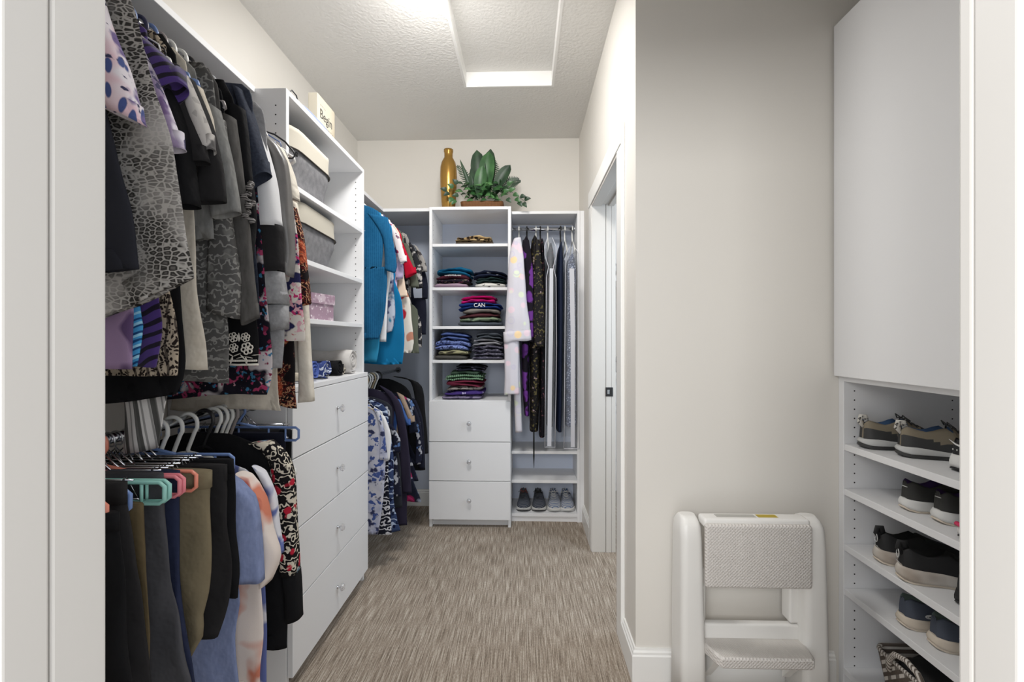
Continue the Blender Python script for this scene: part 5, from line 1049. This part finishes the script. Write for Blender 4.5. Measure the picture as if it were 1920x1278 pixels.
for pts in ([(892, 372), (876, 330), (858, 312)], [(925, 368), (948, 335), (972, 336)], [(922, 366), (932, 325), (926, 300)], [(905, 372), (908, 345), (903, 325)], [(935, 370), (955, 340), (975, 340)]):
    bm = bmesh.new(); Yq = 3.09+0.03*rnd.random(); P3 = [Vector(PP(*p, Yq)) for p in pts]; C_ = []
    for i in range(19):
        q = i/18; C_.append(P3[0]*(1-q)**2+P3[1]*2*q*(1-q)+P3[2]*q*q)
    tube(bm, C_, 0.0012, 5)
    for i in range(3, 19):
        d = (C_[i]-C_[i-1]).normalized(); sd = Vector((d.z, 0, -d.x)); wl = 0.035*math.sin(PI*(i/19)**0.7)+0.006
        for s in (-1, 1): leaf(bm, C_[i], C_[i]+sd*s*wl+d*wl*0.35+Vector((0, -0.004, 0)), 0.009, 0.1, 0.1)
    part('fern_frond', bm, M_leafd, plt)
bm = bmesh.new()
for i in range(85):
    px = 868+75*rnd.random(); py = 343+34*rnd.random(); a = rnd.uniform(-0.4, PI+0.4); L_ = rnd.uniform(0.035, 0.065); Yq = 3.03+0.12*rnd.random()
    b = Vector(PP(px, py, Yq)); leaf(bm, b, b+Vector((math.cos(a)*L_, -0.02, math.sin(a)*L_*0.5-0.012)), L_*0.85, 0.25, 0.15, (0, -1, 0.9), mi=rnd.choice((0, 0, 1, 2)), heart=True)
for px, py, a in ((850, 352, 2.6), (843, 362, 3.6), (848, 370, 4.3), (838, 357, 2.9), (855, 375, 4.0), (860, 366, 3.3), (858, 345, 2.4), (955, 358, 0.3), (962, 364, -0.4), (975, 368, -0.2), (983, 374, 0.1), (972, 378, -1.0), (980, 380, -0.9), (950, 372, -0.8), (966, 372, -0.7), (944, 360, 0.2), (951, 347, 0.5)):
    b = Vector(PP(px, py, 3.02)); L_ = 0.045; leaf(bm, b, b+Vector((math.cos(a)*L_, -0.01, math.sin(a)*L_)), 0.034, 0.2, 0.2, mi=rnd.choice((0, 1, 1)), heart=True)
for a_, b_ in (((868, 368), (840, 360)), ((935, 366), (985, 378))):
    tube(bm, [PP(a_[0], a_[1], 3.05), PP((a_[0]+b_[0])/2, min(a_[1], b_[1])-6, 3.03), PP(b_[0], b_[1], 3.02)], 0.0012, 5, mi=1)
part('trailing_leaves', bm, [M_leaf, M_leafd, M_leafl], plt)
# ------------------------------------------------------------------ shoes
def interp(tab, s):
    for (a, va), (b, vb) in zip(tab, tab[1:]):
        if s <= b:
            q = (s-a)/(b-a) if b > a else 0; q = q*q*(3-2*q) if False else q; return va+(vb-va)*q
    return tab[-1][1]
WT_ = [(0, 0.0), (0.012, 0.30), (0.04, 0.50), (0.09, 0.63), (0.18, 0.70), (0.38, 0.68), (0.55, 0.84), (0.7, 0.98), (0.8, 0.98), (0.9, 0.82), (0.96, 0.55), (0.99, 0.28), (1, 0.0)]
def sstep(a, b, x): q = min(1, max(0, (x-a)/(b-a))); return q*q*(3-2*q)
def shoe(name, label, loc, rz, mats, L_=0.265, Wd=0.098, heel=0.092, collar=0.072, tongue=0.100, sole=(0.036, 0.026, 0.022), flare=0.004, group=None, laces=True, slip=False, logo=None, pull=None, wave=0.0, open_end=0.42, outsole=0.006, shell=None):
    """mats: upper, midsole, outsole, lining, lace/trim"""
    t = thing(name, label, 'shoe', loc, group, rz)
    mu, ms, mo, ml, mt = mats
    SS = [0, 0.012, 0.03, 0.06, 0.09, 0.13, 0.18, 0.24, 0.3, 0.36, 0.42, 0.48, 0.54, 0.6, 0.66, 0.72, 0.78, 0.84, 0.89, 0.93, 0.96, 0.98, 0.993, 1.0]
    zt_ = lambda s: interp([(0, sole[0]), (0.3, sole[0]*0.9), (0.55, sole[1]), (1, sole[2]+0.006)], s)+wave*math.sin(s*11)
    zb_ = lambda s: 0.007*max(0, 1-s/0.09)**2+0.014*max(0, (s-0.8)/0.2)**2
    def cx_(s): return 0.006*math.sin(PI*s)  # slight inward curve
    def strip(bm, z_lo, z_hi, grow):
        V = []
        ring = []
        pts = [(s, 1) for s in SS]+[(s, -1) for s in SS[::-1][1:-1]]
        for lvl in range(5):
            v = lvl/4; row = []
            for s, sd in pts:
                w_ = (interp(WT_, s)*Wd/2+grow*math.sin(PI*v)**0.5*0.6+flare*(1-v)*0.5)*(1 if 0 < s < 1 else 0)
                xx = s*L_+(0.004*(1-2*s))*0-(0.006*(1-v) if s < 0.05 else 0)*0.6+(0.003 if s > 0.97 else 0)
                row.append(bm.verts.new((xx-(0.004*math.sin(PI*v) if s < 0.02 else 0), sd*w_+cx_(s), z_lo(s)+(z_hi(s)-z_lo(s))*v)))
            V.append(row)
        n = len(pts)
        for A, B in zip(V, V[1:]):
            for k in range(n): f = bm.faces.new((A[k], A[(k+1) % n], B[(k+1) % n], B[k])); f.smooth = True
        bm.faces.new(V[0]); bm.faces.new(V[-1])
    bm = bmesh.new(); strip(bm, lambda s: zb_(s)+outsole, zt_, 0.003); part('midsole', bm, ms, t, local=True)
    bm = bmesh.new(); strip(bm, zb_, lambda s: zb_(s)+outsole+0.0005, 0.001); part('outsole', bm, mo, t, local=True)
    bm = bmesh.new(); A_ = [i/14-1 for i in range(29)]; V = []
    for s in SS:
        w_ = max(0.0005, interp(WT_, s)*Wd/2-0.002); zs = zt_(s)-0.004
        h = interp([(0, heel*0.93), (0.03, heel), (0.08, heel*0.97), (0.16, collar+0.006), (0.26, collar), (0.36, (collar+tongue)/2), (0.43, tongue), (0.55, tongue*0.84), (0.7, 0.066), (0.85, 0.054), (0.94, 0.044), (0.98, 0.036), (1, 0.030)], s)
        if s < 0.012: w_ = 0.004
        o = sstep(0.015, 0.05, s)*(1-sstep(open_end-0.03, open_end+0.04, s)); row = []
        lean = 0.010*(1-s/0.1) if s < 0.1 else 0
        for a in A_:
            th = a*PI/2; yc = w_*math.copysign(abs(math.sin(th))**0.75, a); zc = zs+(h-zs)*max(0, math.cos(th))**0.62
            aa = abs(a)
            if aa >= 0.5:
                b = (aa-0.5)/0.5; yo = w_*(0.66+0.34*math.sin(b*PI/2)); zo = zs+(h-zs)*(1-b)**0.9
            else:
                c = aa/0.5; yo = w_*0.62*c**0.7; zo = zs+0.004+(h-zs-0.004)*c**5
            yo = math.copysign(yo, a) if a != 0 else 0
            y = yc*(1-o)+yo*o; z = zc*(1-o)+zo*o
            row.append(bm.verts.new((s*L_+lean*((z-zs)/max(h-zs, 0.01))*0.3+(0.006 if s == 0 else 0), y+cx_(s), z)))
        V.append((row, o))
    for (A, oa), (B, ob) in zip(V, V[1:]):
        for k in range(len(A_)-1):
            f = bm.faces.new((A[k], A[k+1], B[k+1], B[k])); f.smooth = True
            f.material_index = 1 if (abs((A_[k]+A_[k+1])/2) < 0.5 and max(oa, ob) > 0.5) else 0
            if shell and f.material_index == 0:
                cc = f.calc_center_median()
                if cc.x < L_*0.46 and cc.z < 0.072-0.20*cc.x: f.material_index = 2
    bm.faces.new(V[0][0]); bm.faces.new(V[-1][0])
    part('upper', bm, [mu, ml]+([shell] if shell else []), t, local=True)
    hs = lambda s: interp([(0.43, tongue), (0.55, tongue*0.84), (0.7, 0.066)], s)
    if laces:
        bm = bmesh.new()
        for i in range(5):
            s = 0.46+i*0.055; w_ = interp(WT_, s)*Wd/2*0.5; h = hs(s)+0.001
            tube(bm, [((s+0.012)*L_, -w_, h-0.010), ((s+0.003)*L_, -w_*0.5, h-0.001), (s*L_, 0, h+0.002), ((s-0.002)*L_, w_*0.5, h-0.001), ((s+0.01)*L_, w_, h-0.010)], 0.0022, 6)
        for sd in (-1, 1):
            tube(bm, [(0.46*L_, 0, hs(0.46)+0.003), (0.43*L_, sd*0.018, hs(0.46)+0.014), (0.48*L_, sd*0.034, hs(0.5)+0.004), (0.47*L_, sd*0.008, hs(0.46)+0.004)], 0.0020, 6)
        part('laces', bm, mt, t, local=True)
    if pull:
        bm = bmesh.new(); tube(bm, [(0.010, 0, heel-0.024), (-0.003, 0, heel-0.008), (0.001, 0, heel+0.010), (0.014, 0, heel+0.010), (0.018, 0, heel-0.01)], 0.0035, 6, flat=2.4); part('heel_tab', bm, pull, t, local=True)
    if logo:
        bm = bmesh.new()
        for pts, r in logo[1]: tube(bm, pts, r, 6)
        part('logo', bm, logo[0], t, local=True)
    return t
def sm(n, c, r=0.7, **k): return mat(n, c, r, bump=k.pop('bump', 0.3), bscale=k.pop('bscale', 400), **k)
S_taupe = sm('taupe_nubuck', (134, 124, 106)); S_dkrub = sm('dark_grey_rubber', (62, 62, 62), 0.6, bump=0.1); S_ltgrey = sm('light_grey_rubber', (196, 196, 194), 0.55, bump=0.05); S_blue = sm('blue_lining', (66, 92, 128)); S_web = mat('white_patterned_webbing', (206, 202, 194), 0.8, [('blob', (70, 68, 66), 90, 0.56)], bump=0)
S_blk = sm('black_mesh', (42, 42, 43)); S_blk2 = sm('charcoal_mesh', (52, 52, 50)); S_wht = sm('white_rubber', (214, 213, 210), 0.5, bump=0.05); S_purp = sm('purple_lining', (66, 44, 92)); S_stain = mat('scuffed_white_rubber', (206, 199, 190), 0.6, [('blob', (170, 158, 146), 12, 0.56, {'soft': 0.1})], bump=0.4, bscale=90, bdist=0.002)
S_navy = sm('navy_grey_suede', (72, 78, 90)); S_mint = sm('mint_grey_lining', (124, 142, 136)); S_cream = sm('cream_rubber', (206, 194, 178), 0.6, bump=0.1); S_pink = sm('hot_pink_rubber', (206, 54, 96), 0.5); S_teal = sm('dark_teal_mesh', (58, 74, 82)); S_in = sm('black_lining', (28, 28, 28)); S_silv = mat('silver_mesh', (168, 170, 174), 0.4, [('band', (84, 104, 140), 24, 0.72, {'dir': 'X', 'wd': 5, 'soft': 0.08})], bump=0.3); S_blu2 = sm('denim_blue_lining', (62, 88, 134)); S_dknv = mat('dark_navy_mesh', (52, 58, 72), 0.7, [('band', (96, 98, 104), 30, 0.62, {'dir': 'X', 'wd': 5, 'soft': 0.1})], bump=0.3); S_red = sm('coral_lining', (170, 90, 90))
SG = 'shoes on the right-hand shelves'
swoosh = lambda x, z, k=1.0: [([(x, -0.018*k, z+0.006), (x-0.001, -0.012*k, z-0.002), (x-0.0015, 0.0, z+0.001), (x, 0.020*k, z+0.010)], [0.0012, 0.003, 0.002, 0.0006])]
airdots = [([(-0.0015, y, 0.062), (-0.0015, y, 0.058)], 0.0014) for y in (-0.014, -0.004, 0.008)]
oval = lambda x, y, z, a, b, pl='yz': [([(x, y+a*math.cos(q), z+b*math.sin(q)) if pl == 'yz' else (x+a*math.cos(q), y, z+b*math.sin(q)) for q in [2*PI*i/14 for i in range(15)]], 0.0014)]
z1s, z2s, z3s, z4s = 0.8655, 0.7095, 0.5155, 0.3615
km = (S_taupe, S_ltgrey, S_dkrub, S_blue, S_dkrub)
for loc, rz, lb in (((1.135, 1.572, z1s), -0.16, 'taupe and blue hiking sandal-shoe nearer the cabinet wall'), ((1.175, 1.468, z1s), -0.36, 'taupe and blue hiking sandal-shoe in front of its pair')):
    t = shoe('hiking_shoe', lb, loc, rz, km, shell=S_dkrub, heel=0.096, collar=0.080, tongue=0.104, wave=0.003, sole=(0.032, 0.026, 0.022), pull=S_web, group=SG, outsole=0.012, Wd=0.1)
    bm = bmesh.new()
    for i in range(4):
        for sd in (-1, 1):
            x = 0.125+i*0.028; tube(bm, [(x, sd*0.039, 0.034), (x+0.008, sd*0.036, 0.060), (x+0.006, sd*0.020, 0.082-i*0.006)], 0.0042, 6)
    part('side_straps', bm, S_taupe, t, local=True)
shoe('running_shoe', 'black and white running shoe with a heel swoosh, right end of the top shoe shelf', (1.19, 1.29, z1s), 0.0, (S_blk, S_wht, S_blk, S_in, S_blk), sole=(0.046, 0.03, 0.024), group=SG, logo=(S_wht, swoosh(-0.001, 0.075)+airdots), Wd=0.1)
bm = bmesh.new()
for lbl, loc in (('far black shoe with purple lining on the second shoe shelf', (1.16, 1.43, z2s)), ('near black shoe with purple lining on the second shoe shelf', (1.175, 1.335, z2s))):
    shoe('running_shoe', lbl, loc, -0.12, (S_blk2, S_wht, S_cream, S_purp, S_blk), group=SG, sole=(0.036, 0.028, 0.024), logo=(S_ltgrey, [([(-0.001, -0.02, 0.074), (-0.002, 0.0, 0.073)], 0.0012)]), Wd=0.1)
shoe('running_shoe', 'dark teal shoe with a hot pink stripe, right end of the second shoe shelf', (1.137, 1.21, z2s), 0.0, (S_teal, S_wht, S_blk, S_pink, S_pink), group=SG, Wd=0.1, logo=(S_pink, [([(0.03*i-0.002, -0.033-0.0*i, 0.037) for i in range(1, 5)], 0.005), ([(-0.004, -0.018, 0.038), (-0.006, 0.0, 0.038), (-0.004, 0.018, 0.038)], 0.006)]))
for lbl, loc, rz in (('far black slip-on sneaker with speckled white sole on the third shelf', (1.135, 1.50, z3s), -0.10), ('near black slip-on sneaker with speckled white sole on the third shelf', (1.120, 1.395, z3s), -0.26)):
    shoe('slip_on_sneaker', lbl, loc, rz, (S_blk, S_stain, S_cream, S_in, S_blk), group=SG, laces=False, heel=0.1, collar=0.078, tongue=0.098, sole=(0.044, 0.034, 0.026), pull=S_blk, Wd=0.1, logo=(S_ltgrey, oval(-0.003, 0, 0.076, 0.007, 0.013)+[([(-0.0035, -0.010, 0.052), (-0.0035, 0.010, 0.052)], 0.0009)]+oval(0.155, -0.0475, 0.046, 0.011, 0.005, 'xz')+oval(0.155, -0.0475, 0.046, 0.006, 0.003, 'xz')))
shoe('black_clog', 'all-black rounded shoe at the right end of the third shelf', (1.168, 1.25, z3s), 0.1, (S_blk, S_blk, S_blk, S_in, S_blk), group=SG, laces=False, Wd=0.1)
for lbl, loc, rz in (('far navy grey slip-on with mint lining on the fourth shelf', (1.145, 1.42, z4s), -0.08), ('near navy grey slip-on with mint lining on the fourth shelf', (1.155, 1.325, z4s), -0.14)):
    shoe('slip_on_shoe', lbl, loc, rz, (S_navy, S_cream, S_cream, S_mint, S_navy), group=SG, laces=False, heel=0.090, collar=0.074, tongue=0.090, sole=(0.034, 0.028, 0.024), Wd=0.1, logo=(S_ltgrey, oval(0.055, -0.0405, 0.050, 0.014, 0.005, 'xz')+oval(0.055, -0.0410, 0.050, 0.009, 0.003, 'xz')))
shoe('white_sneaker', 'grey shoe with white sole at the right end of the fourth shelf', (1.147, 1.21, z4s), -0.1, (S_silv, S_wht, S_ltgrey, S_in, S_wht), group=SG, Wd=0.1)
# pairs in the back right unit, toes towards the room
BG = 'shoes in the back right unit'
def toe_shoe(px, py, mats, lb, **k):
    x, _z = W(px, 0, 3.09); return shoe('walking_shoe', lb, (x, 3.345, 0.0565), -PI/2, mats, L_=0.255, Wd=0.10, group=BG, **k)
toe_shoe(981, 0, (S_dknv, S_ltgrey, S_dkrub, S_red, S_dkrub), 'left shoe of the dark grey pair on the bottom back shelf')
toe_shoe(1010, 0, (S_dknv, S_ltgrey, S_dkrub, S_in, S_dkrub), 'right shoe of the dark grey pair on the bottom back shelf')
toe_shoe(1040, 0, (S_silv, S_wht, S_ltgrey, S_blu2, S_ltgrey), 'left shoe of the silver and blue pair on the bottom back shelf')
toe_shoe(1064, 0, (S_silv, S_wht, S_ltgrey, S_blu2, S_ltgrey), 'right shoe of the silver and blue pair on the bottom back shelf')
# chevron basket on the lowest shelf
M_chev = mat('chevron_woven_rope', (96, 86, 78), 0.85, [('band', (212, 206, 198), 16, 0.55, {'dir': 'Z', 'wd': 0, 'soft': 0.1, 'rot': (0.7, 0, 0)}), ('band', (96, 86, 78), 9, 0.62, {'dir': 'Y', 'soft': 0.05, 'amt': 0.85})], bump=0.5, bscale=150, bdist=0.003)
M_rope = mat('white_brown_braided_rope', (206, 200, 192), 0.85, [('band', (104, 94, 86), 40, 0.6, {'dir': 'Y', 'rot': (0.6, 0, 0), 'soft': 0.1})], bump=0.4, bscale=120)
bk = thing('chevron_basket', 'brown and white chevron woven basket on the lowest shoe shelf', 'basket', (1.27, 1.36, 0.0845), None)
bm = bmesh.new(); V = []
for z, g, in_ in ((0.0845, -0.02, 0), (0.14, -0.008, 0), (0.20, 0.0, 0), (0.248, 0.006, 0), (0.248, -0.002, 1), (0.10, -0.028, 1)):
    V.append([bm.verts.new((x, y, z)) for x, y in rrect(1.275, 1.36, 0.150+g, 0.130+g, 0.03, 5)])
for A, B in zip(V, V[1:]):
    for k in range(len(A)): bm.faces.new((A[k], A[(k+1) % len(A)], B[(k+1) % len(A)], B[k]))
bm.faces.new(V[0]); bm.faces.new(V[-1]); part('basket_body', bm, M_chev, bk)
bm = bmesh.new(); tube(bm, [(x, y, 0.25) for x, y in rrect(1.275, 1.36, 0.154, 0.134, 0.03, 5)], 0.006, 8, closed=True); part('rim', bm, M_rope, bk)
bm = bmesh.new(); tube(bm, [(1.118, 1.43, 0.215), (1.114, 1.425, 0.25), (1.112, 1.40, 0.283), (1.112, 1.36, 0.293), (1.112, 1.32, 0.283), (1.114, 1.295, 0.25), (1.118, 1.29, 0.215)], 0.008, 10); part('handle', bm, M_rope, bk)
bm = bmesh.new(); tube(bm, [(1.432, 1.43, 0.215), (1.438, 1.40, 0.27), (1.438, 1.36, 0.285), (1.438, 1.32, 0.27), (1.432, 1.29, 0.215)], 0.008, 10); part('handle', bm, M_rope, bk)
bm = bmesh.new(); pillow(bm, 1.155, 1.40, 1.25, 1.47, 0.13, 0.262, 0.03, 2, amp=0.02); t = part('black_bag', bm, sm('black_nylon', (34, 34, 36), 0.5), origin=(1.28, 1.36, 0.13)); tag(t, 'black cloth bag stuffed inside the chevron basket', 'bag')
# ------------------------------------------------------------------ folding step stool
M_plas = mat('white_plastic', (224, 222, 218), 0.38, bump=0.05, bscale=200, spec=0.45)
def tread_mat():
    m = mat('ribbed_grey_plastic', (206, 201, 196), 0.55, bump=0, spec=0.3); nt = m.node_tree; N = nt.nodes; L = nt.links; b = N['Principled BSDF']
    tc = N.new('ShaderNodeTexCoord'); outs = []
    for r in (0.785, -0.785):
        mp = N.new('ShaderNodeMapping'); mp.inputs['Rotation'].default_value = (0, r, 0); L.new(tc.outputs['Object'], mp.inputs[0])
        w_ = N.new('ShaderNodeTexWave'); w_.bands_direction = 'X'; w_.inputs['Scale'].default_value = 42; L.new(mp.outputs[0], w_.inputs['Vector']); outs.append(w_.outputs['Fac'])
    q = N.new('ShaderNodeMath'); q.operation = 'MULTIPLY'; L.new(outs[0], q.inputs[0]); L.new(outs[1], q.inputs[1])
    bp = N.new('ShaderNodeBump'); bp.inputs['Strength'].default_value = 0.6; bp.inputs['Distance'].default_value = 0.003; L.new(q.outputs[0], bp.inputs['Height']); L.new(bp.outputs[0], b.inputs['Normal'])
    return m
M_tread = tread_mat()
st = thing('step_stool', 'folded white plastic two-step stool standing against the wall', 'step stool', (0.74, 1.54, 0), None)
def rail(x0, x1, x0b, x1b):
    bm = bmesh.new(); prof = [(0.0, 1.475), (0.2, 1.478), (0.45, 1.482), (0.58, 1.486), (0.618, 1.492), (0.638, 1.503), (0.647, 1.525)]
    back = [(0.0, 1.60), (0.2, 1.60), (0.45, 1.60), (0.58, 1.598), (0.618, 1.592), (0.638, 1.58), (0.647, 1.560)]
    V = []
    for (z, ya), (_, yb_) in zip(prof, back):
        q = 1-z/0.662; ins = 0.010*max(0, (z-0.62)/0.027)
        xa, xb = x0+(x0b-x0)*q+ins, x1+(x1b-x1)*q-ins
        V.append([bm.verts.new((x, y, z)) for x, y in rrect((xa+xb)/2, (ya+yb_)/2, (xb-xa)/2, (yb_-ya)/2, min(0.022, (yb_-ya)*0.45, (xb-xa)*0.45), 5)])
    for A, B in zip(V, V[1:]):
        for k in range(len(A)): f = bm.faces.new((A[k], A[(k+1) % len(A)], B[(k+1) % len(A)], B[k])); f.smooth = True
    bm.faces.new(V[0]); bm.faces.new(V[-1]); return bm
part('side_rail', rail(0.509, 0.577, 0.503, 0.590), M_plas, st); part('side_rail', rail(0.905, 0.972, 0.892, 0.982), M_plas, st)
bm = bx((0.575, 1.460, 0.441), (0.908, 1.480, 0.642), 0.010, 3); part('top_step', bm, M_tread, st, smooth=True)
bm = bmesh.new(); box(bm, (0.574, 1.474, 0.625), (0.910, 1.530, 0.655), 0.010, 0, 3); part('top_ledge', bm, M_plas, st, smooth=True)
bm = bmesh.new(); box(bm, (0.622, 1.492, 0.6552), (0.748, 1.516, 0.6557)); part('instruction_label', bm, mat('grey_label', (196, 194, 188), 0.5, [('band', (130, 128, 122), 60, 0.6, {'dir': 'X', 'wd': 3})], bump=0), st)
bm = bmesh.new(); box(bm, (0.755, 1.492, 0.6552), (0.818, 1.516, 0.6557)); part('warning_label', bm, mat('yellow_label', (206, 180, 50), 0.5, [('band', (110, 96, 30), 70, 0.62, {'dir': 'X', 'wd': 3})], bump=0), st)
bm = bmesh.new(); box(bm, (0.573, 1.520, 0.215), (0.912, 1.548, 0.292), 0.008, 0, 3); box(bm, (0.872, 1.522, 0.295), (0.915, 1.575, 0.47), 0.008, 0, 3); box(bm, (0.573, 1.525, 0.295), (0.600, 1.575, 0.47), 0.008, 0, 3); part('inner_frame', bm, M_plas, st, smooth=True)
bm = bmesh.new(); V = []
for z, sh_ in ((0.212, 0.004), (0.217, 0), (0.240, 0), (0.246, 0.005)):
    pts = [(0.580, 1.545), (0.908, 1.545), (0.908, 1.50), (0.897, 1.435), (0.888, 1.423), (0.610, 1.423), (0.600, 1.44), (0.580, 1.50)]
    cxm, cym = 0.744, 1.47
    V.append([bm.verts.new((x-(sh_ if x > cxm else -sh_), y+(sh_ if y < cym else -sh_), z)) for x, y in pts])
for A, B in zip(V, V[1:]):
    for k in range(8): bm.faces.new((A[k], A[(k+1) % 8], B[(k+1) % 8], B[k]))
bm.faces.new(V[0]); bm.faces.new(V[-1]); part('lower_step', bm, M_tread, st)
for xa in (0.600, 0.862):
    bm = bmesh.new(); prism(bm, [(xa, 1.55, 0.208), (xa, 1.46, 0.208), (xa, 1.55, 0.10)], [(xa+0.025, 1.55, 0.208), (xa+0.025, 1.46, 0.208), (xa+0.025, 1.55, 0.10)])
    part('step_bracket', bm, M_plas, st)
bm = bmesh.new(); box(bm, (0.58, 1.53, 0.01), (0.90, 1.575, 0.05), 0.01, 0, 3); part('lower_crossbar', bm, M_plas, st, smooth=True)
